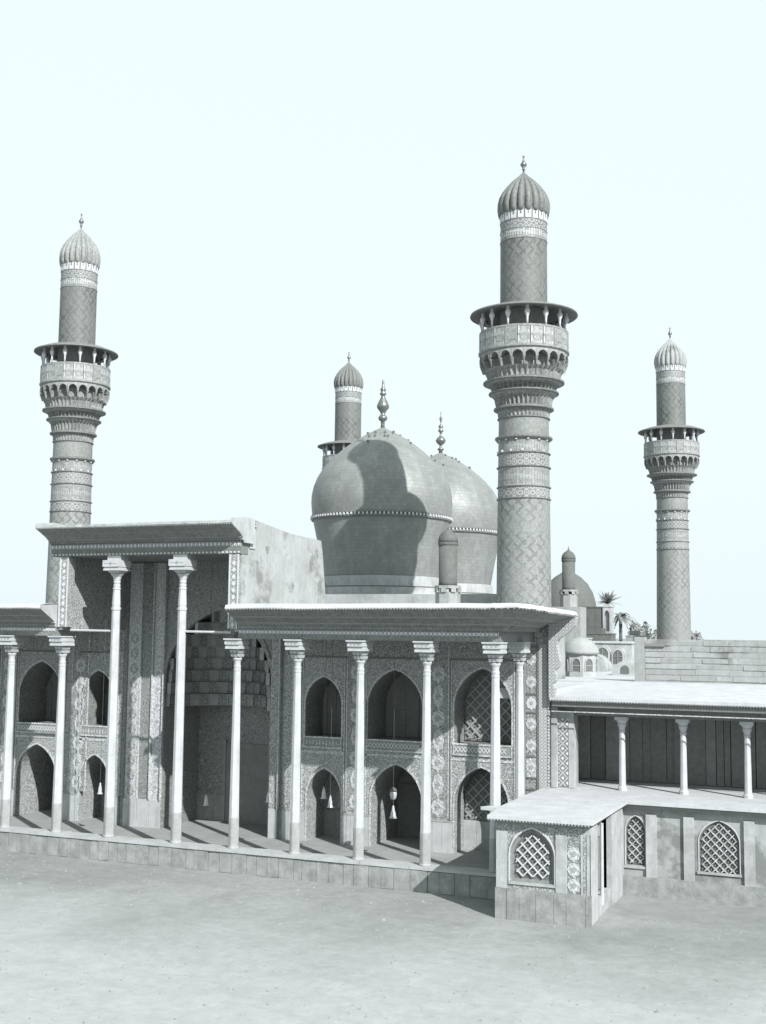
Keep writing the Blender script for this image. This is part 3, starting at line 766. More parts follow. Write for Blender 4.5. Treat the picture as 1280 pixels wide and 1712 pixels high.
# ------------------------------------------------------------------ masses behind the facade
eb = thing('entrance_block', 'high bare plastered side wall behind the tall entrance roof', 'wall', (-7.6, 9, FZ))
crest = [(-.2, 9.3), (8.75, 9.3), (8.55, 10.9), (8.3, 12.2), (8.12, 13.2), (7.9, 13.88), (7.4, 13.92), (6.2, 13.93), (4.6, 13.98), (3.4, 14.08), (2.2, 14.2), (1.2, 14.30), (.5, 14.33), (-.2, 14.3)]
MB().prism_yz(crest, -3.02, -2.76).build('side_wall', 'old_plaster', eb)
MB().prism_yz(crest, -12.5, -12.24).build('side_wall', 'tile_floral', eb)
MB().box(-12.2, -3.05, 8.13, 8.2, FZ, 12.75).build('core', 'old_plaster', eb)
MB().box(-12.2, -3.05, .9, 7.4, 13.6, 13.8).build('roof_deck', 'old_plaster', eb)
MB().box(-2.755, -2.70, .45, .95, 13.0, 14.0).build('gutter_niche', 'white_plaster', eb)
MB().box(-2.755, -2.62, .4, 1.0, 13.98, 14.06).build('gutter_hood', 'old_plaster', eb)
MB().prism_yz([(2.0, 13.2), (2.35, 13.2), (2.18, 12.85)], -2.757, -2.73).build('vent', 'dark_interior', eb)
sb = thing('sanctuary_block', 'flat-roofed sanctuary range carrying the two domes', 'building', (-7, 30, GZ))
MB().box(-2.74, 7.5, 8.4, 17.0, FZ, 10.42).build('range_wall', 'old_plaster', sb)
MB().box(-28, -12.55, 8.4, 17.0, FZ, 10.42).build('range_wall', 'old_plaster', sb)
MB().box(-2.74, 7.5, .35, 17.0, 10.42, 10.51).build('range_roof', 'lime_plaster', sb)
MB().box(-28, -12.55, .35, 17.0, 10.42, 10.51).build('range_roof', 'lime_plaster', sb)
MB().box(-12.5, 4.3, 16.6, 17.0, 10.0, 11.5).build('parapet', 'white_plaster', sb)
MB().prism_xy([(-34, 17.05), (7.6, 17.05), (7.6, 14.05), (36, 14.05), (36, 60), (-34, 60)], 5.6, 7.0).build('roof_deck', 'lime_plaster', sb)
MB().box(-34, 36, 17.1, 60, GZ, 5.6).build('lower_storey', 'old_plaster', sb)
def octagon(r, a0=math.pi / 8): return [(r * math.cos(a0 + i * math.pi / 4), r * math.sin(a0 + i * math.pi / 4)) for i in range(8)]
# ------------------------------------------------------------------ domes
def dome_thing(label, x, y, fin_kind):
    d = thing('dome', label, 'dome', (x, y, 7.0), 'pair of domes over the sanctuary', world=False)
    Z = lambda v: v - 7.0
    MB().prism_xy(octagon(5.4), 0, Z(11.6)).build('base', 'white_plaster', d)
    MB().lathe([(4.3, Z(11.58)), (4.3, Z(12.2)), (4.12, Z(12.22)), (4.12, Z(12.3)), (4.02, Z(12.32)), (4.02, Z(12.92)), (3.9, Z(12.95))], 96).build('drum_foot', 'white_plaster', d)
    MB().lathe([(4.17, Z(12.2)), (4.17, Z(12.3))], 96).build('foot_shadow_line', 'tile_black', d)  # shadow line under the drum's plinth moulding, put in as a black band
    MB().lathe([(3.86, Z(12.93)), (3.95, Z(13.4)), (4.12, Z(14.4)), (4.36, Z(15.6)), (4.6, Z(16.72))], 96, cap=False).build('drum', 'gilded_tile', d, smooth=True)
    c = MB().lathe([(4.6, Z(16.66)), (4.72, Z(16.70)), (4.72, Z(16.78)), (4.66, Z(16.8)), (4.66, Z(16.93)), (4.74, Z(16.95)), (4.74, Z(17.02)), (4.68, Z(17.04))], 96, cap=False).build('cornice', 'rib_tile', d)
    m = MB()
    for i in range(110):
        a = 2 * math.pi * i / 110; ca, sa = math.cos(a), math.sin(a); t = .06
        p = [(4.60, -t), (4.78, -t * .8), (4.78, t * .8), (4.60, t)]
        m.prism_xy([(r * ca - s * sa, r * sa + s * ca) for r, s in p], Z(16.79), Z(16.94))
    m.build('dentils', 'tile_white', c, kind='stuff')
    prof = [(4.66, 17.02), (4.70, 17.4), (4.74, 17.9), (4.72, 18.4), (4.6, 19.0), (4.36, 19.6), (4.0, 20.2), (3.5, 20.78), (2.95, 21.3), (2.35, 21.8), (1.75, 22.22), (1.2, 22.55), (.7, 22.82), (.3, 23.02), (.1, 23.12)]
    MB().lathe([(r, Z(z)) for r, z in prof], 96, cap=False).build('shell', 'gilded_tile', d, smooth=True)
    if fin_kind == 0:
        fp = [(.16, 23.0), (.13, 23.3), (.14, 23.55), (.26, 23.62), (.32, 23.78), (.24, 23.92), (.13, 24.0), (.2, 24.2), (.4, 24.45), (.42, 24.62), (.32, 24.85), (.17, 25.15), (.12, 25.3), (.21, 25.38), (.23, 25.46), (.12, 25.56), (.2, 25.68), (.18, 25.78), (.1, 25.9), (.07, 26.2), (.09, 26.3), (.03, 26.4)]
    else:
        fp = [(.16, 23.0), (.14, 23.25), (.24, 23.36), (.24, 23.44), (.1, 23.52), (.1, 23.7), (.28, 23.85), (.4, 24.05), (.28, 24.26), (.1, 24.42), (.07, 24.65), (.2, 24.78), (.2, 24.9), (.1, 25.0), (.18, 25.1), (.18, 25.2), (.06, 25.32), (.05, 25.55), (.12, 25.75), (.04, 26.0), (.015, 26.35)]
    MB().lathe([(r, Z(z)) for r, z in fp], 24).build('finial', 'finial_metal', d, smooth=True)
    m = MB()
    for i in range(22):                              # stubs on the upper shell
        a = random.uniform(0, 6.28); r, z = random.choice([(1.2, 22.58), (1.75, 22.25), (.75, 22.82), (2.35, 21.83)])
        m.box(r * math.cos(a) - .06, r * math.cos(a) + .06, r * math.sin(a) - .06, r * math.sin(a) + .06, Z(z) - .1, Z(z) + .1)
    m.build('putlog_stubs', 'tile_black', d, kind='stuff')
    return d
dome_thing('nearer large dome, crossed by the shadow of the minaret', -7.6, 27.4, 0)
dome_thing('second dome behind, half hidden by the big minaret', -7.75, 39.4, 1)

# ------------------------------------------------------------------ minarets
def minaret():
    t = thing('minaret', '', 'minaret', (0, 0, 7.0), 'four minarets of the shrine', world=False)
    SR = lambda z: 1.27 + (13.1 - z) / 13.1 * .15
    def band(name, z0, z1, mat, grow=0.0, n=48):
        return MB().lathe([(SR(z0) + grow, z0), (SR(z1) + grow, z1)], n, cap=False).build(name, mat, t, smooth=True)
    def ring(z, r, h=.09, mat='rib_tile'):
        return MB().lathe([(r - .1, z - h * .8), (r, z - h * .25), (r, z + h * .25), (r - .1, z + h * .5)], 48, cap=True).build('ring_moulding', mat, t, smooth=False)
    sh = band('shaft', 0.0, 9.04, 'brick_fret')
    band('tile_band', 9.04, 9.65, 'band_rosette'); band('inscription_band', 9.65, 10.64, 'band_script')
    band('tile_band', 10.64, 11.36, 'band_rosette'); band('tile_band', 11.36, 12.16, 'band_script'); band('brick_band', 12.16, 13.2, 'band_brick')
    for z, r in ((9.06, 1.345), (9.66, 1.345), (10.66, 1.345), (11.36, 1.33), (13.16, 1.31)): ring(z, r + .035, .07)
    ring(12.16, 1.46, .16)
    m = MB()
    for k, z in ((0, 11.45), (.5, 12.02)):
        for i in range(14):
            a = 2 * math.pi * (i + k) / 14; c = Vector((1.31 * math.cos(a), 1.31 * math.sin(a), z)); m.box(c.x - .05, c.x + .05, c.y - .05, c.y + .05, z - .05, z + .05)
    m.build('tile_studs', 'tile_white', t, kind='stuff')
    # corbelled tiers under the gallery
    def fl(n, d):
        d *= 1.5
        return lambda a, j: 1.0 - d * (abs(math.cos(a * n / 2)) if j in (0, 1, 2) else .15)
    N = 160
    MB().lathe([(1.29, 13.2), (1.31, 13.3), (1.34, 13.56), (1.40, 13.6)], N, flute=fl(40, .04), cap=False).build('corbel_tier', 'muqarnas_brick', t)
    MB().lathe([(1.38, 13.58), (1.53, 13.62), (1.53, 13.70), (1.44, 13.76)], 64).build('corbel_ring', 'rib_tile', t)  # shade under each tier is put into the rings' darker colour
    MB().lathe([(1.40, 13.74), (1.45, 13.95), (1.5, 14.2), (1.66, 14.36), (1.68, 14.42)], N, flute=fl(40, .07), cap=False).build('corbel_tier', 'muqarnas_brick', t)
    MB().lathe([(1.6, 14.4), (1.79, 14.44), (1.79, 14.5), (1.62, 14.55)], 64).build('corbel_ring', 'rib_tile', t)
    MB().lathe([(1.62, 14.53), (1.66, 14.68), (1.7, 14.8), (1.92, 14.92), (1.95, 14.96)], N, flute=fl(40, .08), cap=False).build('corbel_tier', 'muqarnas_brick', t)
    MB().lathe([(1.84, 14.94), (2.07, 14.98), (2.07, 15.05), (1.88, 15.12)], 64).build('corbel_ring', 'rib_tile', t)
    MB().lathe([(1.86, 15.1), (1.88, 15.25), (1.94, 15.45), (2.06, 15.62)], N, flute=fl(44, .05), cap=False).build('corbel_tier', 'muqarnas_brick', t)
    MB().lathe([(1.74, 15.55), (1.72, 15.9), (1.74, 16.5)], 48, cap=False).build('niche_wall', 'band_brick', t)
    n = 22; w = 2 * math.pi * 2.2 / n
    # one arched cell of the honeycomb, hanging from the gallery
    o = Op(0, w * .82, 0, .5, .74); m = MB()
    xs = o.xs(10)
    for xa, xb in zip(xs, xs[1:]): m.quad((xa, -.06, o.top(xa)), (xb, -.06, o.top(xb)), (xb, -.0, .88), (xa, -.0, .88)); m.quad((xa, .42, o.top(xa)), (xb, .42, o.top(xb)), (xb, -.06, o.top(xb)), (xa, -.06, o.top(xa)))
    for sg in (-1, 1):
        a, b = sg * w * .41, sg * w * .5
        m.add([(a, -.06, .42), (b, -.06, .42), (b, 0, .88), (a, 0, .88), (a, .3, .42), (b, .3, .42), (b * .985, .1, 0), (b * .985, .3, 0)],
              [(0, 1, 2, 3), (0, 4, 5, 1), (0, 1, 6), (0, 6, 7, 4), (1, 5, 7, 6)])
    cell = m.mesh('muqarnas_cell')
    for i in range(n):
        a = 2 * math.pi * i / n
        put('muqarnas_cell', cell, 'muqarnas_brick', t, (2.2 * math.cos(a), 2.2 * math.sin(a), 15.58), rz=a + math.pi / 2)
    MB().lathe([(1.85, 16.42), (2.24, 16.44), (2.32, 16.5), (2.32, 16.58), (2.26, 16.62), (1.2, 16.66)], 64, cap=False).build('gallery_floor', 'muqarnas_brick', t)
    np_ = 22; bw = 2 * math.pi * 2.25 / np_
    pm = MB().box(-bw / 2 + .015, bw / 2 - .015, -.05, .05, 0, .9); pm.box(-bw * .3, bw * .3, -.065, -.05, .18, .74); pm = pm.mesh('parapet_panel')
    for i in range(np_):
        a = 2 * math.pi * (i + .5) / np_
        put('parapet_panel', pm, 'band_script_light' if i % 4 else 'muqarnas_brick', t, (2.21 * math.cos(a), 2.21 * math.sin(a), 16.62), rz=a + math.pi / 2)
    MB().lathe([(2.14, 17.5), (2.27, 17.5), (2.27, 17.6), (2.14, 17.6)], 64).build('parapet_rail', 'muqarnas_brick', t) if False else None
    rl = MB(); 
    for j in range(64):
        a0, a1 = 2 * math.pi * j / 64, 2 * math.pi * (j + 1) / 64
        P = lambda r, a, z: (r * math.cos(a), r * math.sin(a), z)
        rl.quad(P(2.28, a0, 17.5), P(2.28, a1, 17.5), P(2.28, a1, 17.6), P(2.28, a0, 17.6)); rl.quad(P(2.28, a0, 17.6), P(2.28, a1, 17.6), P(2.12, a1, 17.6), P(2.12, a0, 17.6)); rl.quad(P(2.12, a0, 17.6), P(2.12, a1, 17.6), P(2.12, a1, 17.5), P(2.12, a0, 17.5))
    rl.build('parapet_rail', 'muqarnas_brick', t)
    MB().lathe([(1.22, 16.6), (1.2, 18.9)], 48, cap=False).build('inner_shaft', 'wood_mid', t, smooth=True)
    post = MB().lathe([(.05, 0), (.06, .3), (.07, .42), (.14, .6), (.15, .68), (.09, .82), (.07, .9), (.13, 1.04)], 10).mesh('gallery_post', True)
    for i in range(14):
        a = 2 * math.pi * (i + .3) / 14; put('gallery_post', post, 'tile_white', t, (2.17 * math.cos(a), 2.17 * math.sin(a), 17.58))
    can = MB().lathe([(1.2, 18.98), (2.1, 18.78), (2.74, 18.56), (2.76, 18.50), (2.7, 18.47), (2.2, 18.56), (1.2, 18.72)], 64, cap=False).build('canopy', 'wood_dark', t)
    ar = MB()
    for i in range(14):                              # cusped boards between the posts
        a0 = 2 * math.pi * (i + .3) / 14; 
        for q in range(8):
            b0 = a0 + q / 8 * 2 * math.pi / 14; b1 = a0 + (q + 1) / 8 * 2 * math.pi / 14
            f = lambda s: 18.28 + .26 * math.sin(math.pi * s) ** .6
            P = lambda b, z: (2.17 * math.cos(b), 2.17 * math.sin(b), z)
            ar.quad(P(b0, f(q / 8)), P(b1, f((q + 1) / 8)), P(b1, 18.62), P(b0, 18.62))
    ar.build('cusped_boards', 'wood_dark', can)
    # upper shaft
    MB().lathe([(1.21, 18.7), (1.2, 22.36)], 48, cap=False).build('upper_shaft', 'brick_fret_dark', t, smooth=True)
    MB().lathe([(1.2, 22.36), (1.2, 22.88)], 48, cap=False).build('inscription_band', 'band_script_light', t, smooth=True)
    MB().lathe([(1.2, 22.88), (1.2, 23.36)], 48, cap=False).build('tile_band', 'band_rosette', t, smooth=True)
    MB().lathe([(1.2, 23.36), (1.2, 23.95)], 48, cap=False).build('niche_band', 'tile_black', t, smooth=True)
    for z in (22.36, 22.88, 23.36): ring(z, 1.225, .06, 'muqarnas_brick')
    nm = MB().prism_xz([(-.15, 0), (.15, 0), (.15, .42), (0, .56), (-.15, .42)], -.02, .03).mesh('niche_tile')
    dm = MB().prism_xz([(-.05, .26), (0, .16), (.05, .26), (0, .37)], -.03, .0).mesh('niche_dot')
    for i in range(20):
        a = 2 * math.pi * (i + .5) / 20
        q = put('niche_tile', nm, 'tile_white', t, (1.205 * math.cos(a), 1.205 * math.sin(a), 23.38), rz=a + math.pi / 2)
        e = put('niche_dot', dm, 'tile_black'); e.parent = q
    bp = [(1.2, 23.74), (1.29, 23.78), (1.34, 23.95), (1.37, 24.2), (1.36, 24.42), (1.28, 24.74), (1.12, 25.05), (.88, 25.37), (.58, 25.68), (.3, 25.92), (.1, 26.12), (.05, 26.2)]
    MB().lathe(bp, 200, flute=lambda a, j: 1.0 - .15 * (1 - abs(math.sin(a * 10))) ** 1.5 * (1 if j < 10 else .3), cap=True).build('ribbed_cap', 'rib_tile', t, smooth=True)
    MB().lathe([(.05, 26.1), (.05, 26.3), (.1, 26.34), (.05, 26.4), (.16, 26.55), (.17, 26.62), (.09, 26.74), (.05, 26.85), (.04, 27.0), (.07, 27.04), (.01, 27.12)], 16).build('finial', 'finial_metal', t, smooth=True)
    return t
mn = minaret()
spots = [((5.97, 14.3, 6.9), (1.04, 1.04, 1.044), 'great minaret rising at the end of the near porch, tallest in view'),
         ((-23.05, 14.3, 6.9), (.935, .935, 1.06), 'minaret at the left, above the tall entrance roof'),
         ((-21.3, 52.0, 7.0), (1, 1, 1.03), 'distant minaret peeping out behind the nearer dome'),
         ((7.75, 52.0, 7.0), (.97, .97, 1.02), 'minaret at the right, beyond the low flat roofs')]
for i, (loc, sc, lab) in enumerate(spots):
    o = mn if i == 0 else copy_tree(mn)
    o.location = loc; o.scale = sc; o['label'] = lab
    o.rotation_euler.z = i * 1.3
    cap = [c for c in o.children if c.name.startswith('ribbed_cap')][0]
    if i in (1, 3):                                  # these caps are paler, the right one with haze put into its colour
        cap.material_slots[0].link = 'OBJECT'; cap.material_slots[0].material = MAT['muqarnas_brick' if i == 1 else 'old_plaster']

# ------------------------------------------------------------------ small turrets on the roof
def turret(label, x, y, z0, k, mat):
    t = thing('roof_turret', label, 'turret', (x, y, z0), 'small roof turrets', world=False)
    MB().prism_xy(octagon(.66 * k), 0, .95 * k).build('base', 'brick_plain', t)
    m = MB()
    for i in range(8):
        a = i * math.pi / 4; ca, sa = math.cos(a), math.sin(a)
        m.prism_xy([(r * ca - s * sa, r * sa + s * ca) for r, s in ((.55 * k, -.13 * k), (.70 * k, -.13 * k), (.70 * k, .13 * k), (.55 * k, .13 * k))], .95 * k, 1.15 * k)
    m.prism_xy(octagon(.7 * k), 1.15 * k, 1.3 * k); m.build('base_cornice', 'brick_plain', t)
    MB().lathe([(.5 * k, 1.3 * k), (.48 * k, 1.5 * k), (.49 * k, 3.45 * k)], 32).build('body', mat, t, smooth=True)
    MB().lathe([(.5 * k, 3.4 * k), (.54 * k, 3.46 * k), (.54 * k, 3.56 * k), (.5 * k, 3.6 * k)], 32).build('cornice', mat, t)
    MB().lathe([(.52 * k, 3.58 * k), (.53 * k, 3.72 * k), (.47 * k, 3.92 * k), (.33 * k, 4.1 * k), (.15 * k, 4.22 * k), (.05 * k, 4.32 * k)], 32).build('cap', mat, t, smooth=True)
    MB().lathe([(.05 * k, 4.28 * k), (.07 * k, 4.36 * k), (.03 * k, 4.42 * k), (.012 * k, 4.6 * k)], 12).build('finial', 'finial_metal', t)
turret('small dark round turret in front of the domes', 2.22, 13.0, 10.51, 1.0, 'brick_dark')
turret('small round turret right of the great minaret', 5.5, 26.0, 11.0, .82, 'brick_dark')
MB_ = MB().box(4.6, 6.4, 25.2, 26.8, 7.0, 11.0).build('turret_pedestal', 'brick_plain')
tag(MB_, 'square masonry pedestal under the round turret right of the great minaret', 'pedestal')

# ------------------------------------------------------------------ lower pavilion with terrace roof at the right
pv = thing('garden_pavilion', 'low flat-roofed pavilion with white piers and lattice windows, lower right', 'pavilion', (12, -1, GZ))
MB().prism_xy([(9.66, -3.62), (13.56, -3.56), (13.6, 2.45), (32, 2.45), (32, 9.1), (8.4, 9.1), (8.4, YW + .14), (9.5, YW + .14), (9.42, 2.9), (9.42, -1.15), (9.0, -1.3), (8.78, -1.66), (9.5, -1.75)], 2.60, 2.72).build('terrace_roof', 'lime_plaster', pv)
MB().prism_xy([(9.9, -3.42), (13.38, -3.36), (13.4, 2.62), (32, 2.62), (32, 9), (9.9, 9)], 2.44, 2.60).build('eave_board', 'wood_mid', pv)
m = MB(); q = 9.7
while q < 13.5: m.frustum(q, -3.6, 2.54, .012, .012, 2.605, .04, .025); q += .12
m.build('eave_trim', 'white_plaster', pv, kind='stuff')
FY = -3.2
W1 = Op(11.24, 1.62, .36, 1.35, 2.26); 
bodyf = wall_face(MB(), 9.9, 13.2, GZ, 2.44, FY, [W1]).build('front_wall', 'tile_floral', pv)
recess(MB(), W1, FY, .16).build('window_reveal', 'wood_mid', pv)
wn = arch_band(W1, FY, .07, .04).build('window', 'tile_white', pv)
back_panel(MB(), W1, FY + .155).build('backing', 'wood_mid', wn)
lattice(wn, Op(11.24, 1.40, .47, 1.36, 2.12), FY + .08, .265, .042, mat_bar='tile_white', mat_dot='wood_mid', pane='tile_black')
MB().box(10.36, 12.12, FY - .06, FY + .02, .26, .35).build('window_sill', 'white_plaster', pv)
for a, b in ((9.9, 10.31), (12.13, 12.53)): MB().box(a, b, FY - .07, FY + .05, .1, 2.14).build('pier', 'white_plaster', pv)
for a, b in ((13.04, 13.12), (13.26, 13.36)): MB().box(a, b, FY - .05, FY + .12, GZ + .3, 2.2).build('pier', 'white_plaster', pv)
W2 = Op(12.79, .46, .0, 1.8, 2.2)
p2 = back_panel(MB(), W2, FY - .015).build('tile_panel', 'tile_floral_fine', pv)
arch_band(W2, FY - .01, .03, .02).build('panel_border', 'tile_white', p2)
for zz in (.4, .95, 1.5): medallion(p2, 12.79, FY - .02, zz, 1, 'tile_floral_light')
MB().box(13.13, 13.25, FY - .03, FY + .06, .0, 2.2).build('tile_panel', 'tile_floral', pv)
pl = MB().box(9.86, 13.42, FY - .06, FY + .02, GZ, .1).build('plinth', 'plinth_stone', pv)
q = 9.86
while q < 13.3:
    w = min(random.uniform(.35, .7), 13.42 - q); MB().box(q + .006, q + w - .006, FY - .09 - random.uniform(0, .03), FY - .055, GZ - .01, .06 - random.uniform(0, .06)).build('facing_slab', 'plinth_stone', pl); q += w
# side with its doorway
MB().box(13.2, 13.36, FY, -1.9, GZ, 2.44).build('side_wall', 'white_plaster', pv)
MB().box(13.16, 13.36, .55, 2.9, GZ, 2.44).build('side_wall', 'white_plaster', pv)
dr = MB().box(12.85, 12.95, -1.9, .55, FZ, 2.44).build('doorway', 'dark_interior', pv)
MB().tube((13.28, -.85, -.7), (13.28, -.85, 2.3), .07, n=12).build('door_post', 'column_marble', dr)
MB().box(13.0, 13.3, -1.9, .55, GZ, -.35).build('door_step', 'white_plaster', dr)
MB().box(12.98, 13.04, -.2, .3, 1.7, 2.3).build('door_board', 'white_plaster', dr)
MB().box(10.0, 12.8, FY + .3, 2.6, GZ, 2.44).build('core', 'dark_interior', pv)
# receding range with further lattice windows
BY = 2.9
wins = [Op(13.84, .76, .16, 1.5, 2.08), Op(17.1, 1.5, .0, 1.3, 2.1)]
wall_face(MB(), 13.36, 30, GZ, 2.44, BY, wins).build('rear_wall', 'old_plaster', pv)
for o in wins:
    wn = arch_band(o, BY, .05, .03).build('window', 'tile_white', pv); recess(MB(), o, BY, .14).build('reveal', 'wood_mid', wn)
    lattice(wn, o, BY + .06, .23, .036, mat_bar='tile_floral_light', mat_dot='wood_mid', pane='tile_black')
    MB().box(o.x0 - .1, o.x1 + .1, BY - .07, BY + .02, .04, .13).build('window_sill', 'white_plaster', wn)
for a, b in ((14.27, 14.69), (15.75, 16.15), (18.05, 18.45)): MB().box(a, b, BY - .12, BY, GZ, 2.2).build('pier', 'white_plaster', pv)
MB().box(13.36, 30, BY - .25, BY, GZ, -.25).build('plinth', 'plinth_stone', pv)

# ------------------------------------------------------------------ shaded side porch above the terrace
sp = thing('side_porch', 'shaded side porch with pale roof standing on the terrace at the right', 'porch', (14, 6, 2.7))
MB().prism_yz([(4.45, 6.52), (14.0, 6.92), (14.0, 7.04), (4.45, 6.66)], 9.9, 34).build('roof', 'lime_plaster', sp)
MB().box(7.5, 9.9, YW + .2, 14, 6.5, 6.95).build('roof', 'lime_plaster', sp)
MB().box(9.95, 34, 4.62, 6.2, 6.25, 6.5).build('fascia', 'wood_dark', sp)
MB().box(9.95, 34, 4.56, 4.6, 6.02, 6.06).build('lamp_rail', 'tile_floral_light', sp)
m = MB(); q = 9.95
while q < 22: m.frustum(q, 4.47, 6.47, .012, .012, 6.54, .04, .025); q += .12
m.build('eave_trim', 'white_plaster', sp, kind='stuff')
MB().box(9.95, 34, 5.45, 5.95, 5.85, 6.25).build('beam', 'wood_dark', sp)
for cx in (12.77, 15.35, 17.95, 20.55):
    c = MB().lathe([(.2, 2.72), (.2, 2.84), (.15, 2.9), (.14, 4.0), (.125, 5.2), (.16, 5.24), (.12, 5.3)], 32, flute=octo(16, .06), cx=cx, cy=5.7).build('column', 'column_marble', sp)
    k = MB().lathe([(.12, 5.28), (.15, 5.4), (.2, 5.52), (.17, 5.56), (.26, 5.7)], 16, cx=cx, cy=5.7); k.box(cx - .27, cx + .27, 5.43, 5.97, 5.7, 5.84)
    k.build('capital', 'column_marble', c)
bw = MB().box(8.1, 34, 9.1, 9.4, 2.7, 6.6).build('back_wall', 'wood_mid', sp)
q = 8.3
while q < 22:
    w = random.uniform(.22, 1.1)
    MB().box(q, q + w - random.uniform(.004, .05), 9.0 - random.uniform(0, .12), 9.09, 2.75, random.uniform(5.6, 6.5)).build('wall_panel', random.choice(['wood_dark', 'wood_dark', 'dark_interior', 'wood_dark', 'wood_mid']), bw)
    q += w
# tiled corner pier on the terrace beside the facade
pr = MB().box(9.95, 10.75, YW + .5, YW + 1.35, 2.72, 6.0).build('pier', 'tile_grey', sp)
MB().box(10.08, 10.50, YW + .47, YW + .5, 2.8, 5.7).build('tile_panel', 'tile_diamond_bold', pr)
MB().box(10.53, 10.77, YW + .46, YW + .9, 2.74, 5.5).build('pier_edge', 'white_plaster', pr)
MB().box(9.80, 10.06, YW + .3, YW + .9, 2.74, 6.2).build('pier_edge', 'white_plaster', pr)

# ------------------------------------------------------------------ roofscape beyond
wl = thing('roof_wall', 'long low coursed parapet wall on the flat roof at the right', 'wall', (20, 15, 7))
MB().box(11.95, 34, 15.0, 15.5, 7.0, 9.14).build('wall', 'old_plaster', wl)
MB().box(11.6, 12.1, 14.85, 15.6, 7.0, 9.25).build('end_pier', 'brick_plain', wl)
for i in range(7):                                   # worn courses, broken into lengths
    q = 12.1; zc = 7.1 + i * .29
    while q < 33:
        w = random.uniform(.8, 2.6); pr_ = random.uniform(.005, .05)
        MB().box(q + .02, q + w, 15.0 - pr_, 15.02, zc + random.uniform(-.01, .01), zc + random.uniform(.2, .27)).build('course', random.choice(['old_plaster', 'old_plaster', 'brick_plain']), wl); q += w
MB().box(12.1, 13.1, 14.86, 15.0, 8.78, 8.92).build('slot', 'dark_interior', wl)
rl_ = thing('roof_lantern', 'little domed skylight house with arched windows on the flat roof', 'lantern house', (7.5, 20.4, 7.0), world=False)
MB().prism_xy(octagon(.98), 0, 1.25).build('wall', 'white_plaster', rl_)
MB().lathe([(1.08, 1.25), (1.06, 1.4), (.98, 1.62), (.75, 1.92), (.42, 2.1), (.1, 2.18)], 32).build('cap', 'old_plaster', rl_, smooth=True)
wo_ = Op(0, .40, .3, .75, .98); wm = back_panel(MB(), wo_, -.01).mesh('window')
fm = arch_band(wo_, 0, .06, .05).mesh('window_frame')
for i in range(8):
    a = i * math.pi / 4; r = .98 * math.cos(math.pi / 8)
    w_ = put('window', wm, 'tile_black', rl_, (r * math.cos(a), r * math.sin(a), 0), rz=a + math.pi / 2)
    f_ = put('window_frame', fm, 'white_plaster'); f_.parent = w_
    b_ = MB().box(-.2, .2, -.04, -.012, .6, .63).build('glazing_bar', 'white_plaster'); b_.parent = w_
for i, (vx, vy, vr, vl, lab) in enumerate(((9.4, 23.5, .75, 2.2, 'low barrel vault on the flat roof nearest the coursed parapet wall'), (6.0, 29.5, .95, 2.6, 'barrel vault on the flat roof between the domed skylight house and the arched rooms'), (9.2, 31.5, .8, 2.4, 'farther barrel vault on the flat roof, right of the arched rooms'))):
    vt = thing('roof_vault', lab, 'vault', (vx, vy, 7.0), 'barrel vaults on the flat roof')
    vo = Op(vx, vr * 2, 6.98, 7.15, 7.0 + vr * 1.15)
    m = MB(); recess(m, vo, vy, vl); m.build('vault', 'old_plaster', vt)
    back_panel(MB(), vo, vy).build('end_wall', 'white_plaster', vt)
    back_panel(MB(), Op(vx, .5, 7.1, 7.35, 7.6), vy - .02).build('window', 'tile_black', vt)
hs_ = thing('roof_house', 'pale row of arched rooms on the flat roof in the distance', 'house', (5.5, 36, 7.0))
ho = [Op(4.5, .62, 7.0, 8.0, 8.45), Op(5.5, .75, 7.35, 8.05, 8.45), Op(6.55, .62, 7.35, 7.95, 8.3)]
wall_face(MB(), 3.4, 7.4, 7.0, 8.75, 36, ho).build('wall', 'white_plaster', hs_)
MB().box(3.4, 7.4, 36.3, 39, 7.0, 8.75).build('core', 'dark_interior', hs_)
MB().box(3.3, 7.5, 35.9, 39.2, 8.752, 8.88).build('roof', 'lime_plaster', hs_)
MB().box(7.3, 7.41, 36.01, 39.2, 7.0, 8.75).build('end_wall', 'white_plaster', hs_)
for o in ho[1:]:
    v = MB(); oo = Op(o.c, o.w + .3, 7.0, o.sp + .05, o.ap + .2)
    recess(v, oo, 35.55, 2.4); wall_face(v, oo.x0, oo.x1, 7.0, 7.36, 35.55, []); back_panel(v, oo, 35.56)
    v.build('vaulted_bay', 'white_plaster', hs_)
    arch_band(o, 35.55, .06, .04).build('window_frame', 'lime_plaster', hs_); w_ = back_panel(MB(), o, 35.54).build('window', 'tile_black', hs_)
    MB().box(o.x0, o.x1, 35.5, 35.53, 7.85, 7.9).build('glazing_bar', 'wood_mid', w_); MB().box(o.c - .03, o.c + .03, 35.5, 35.53, o.z0, o.ap - .05).build('glazing_bar', 'wood_mid', w_)
for o in ho[:1]:
    f = arch_band(o, 36, .1, .06).build('window', 'lime_plaster', hs_); recess(MB(), o, 36, .25).build('reveal', 'white_plaster', f)
    if o.c > 5: MB().box(o.x0, o.x1, 36.1, 36.14, 7.85, 7.9).build('glazing_bar', 'wood_mid', f); MB().box(o.c - .03, o.c + .03, 36.1, 36.14, o.z0, o.ap - .05).build('glazing_bar', 'wood_mid', f)
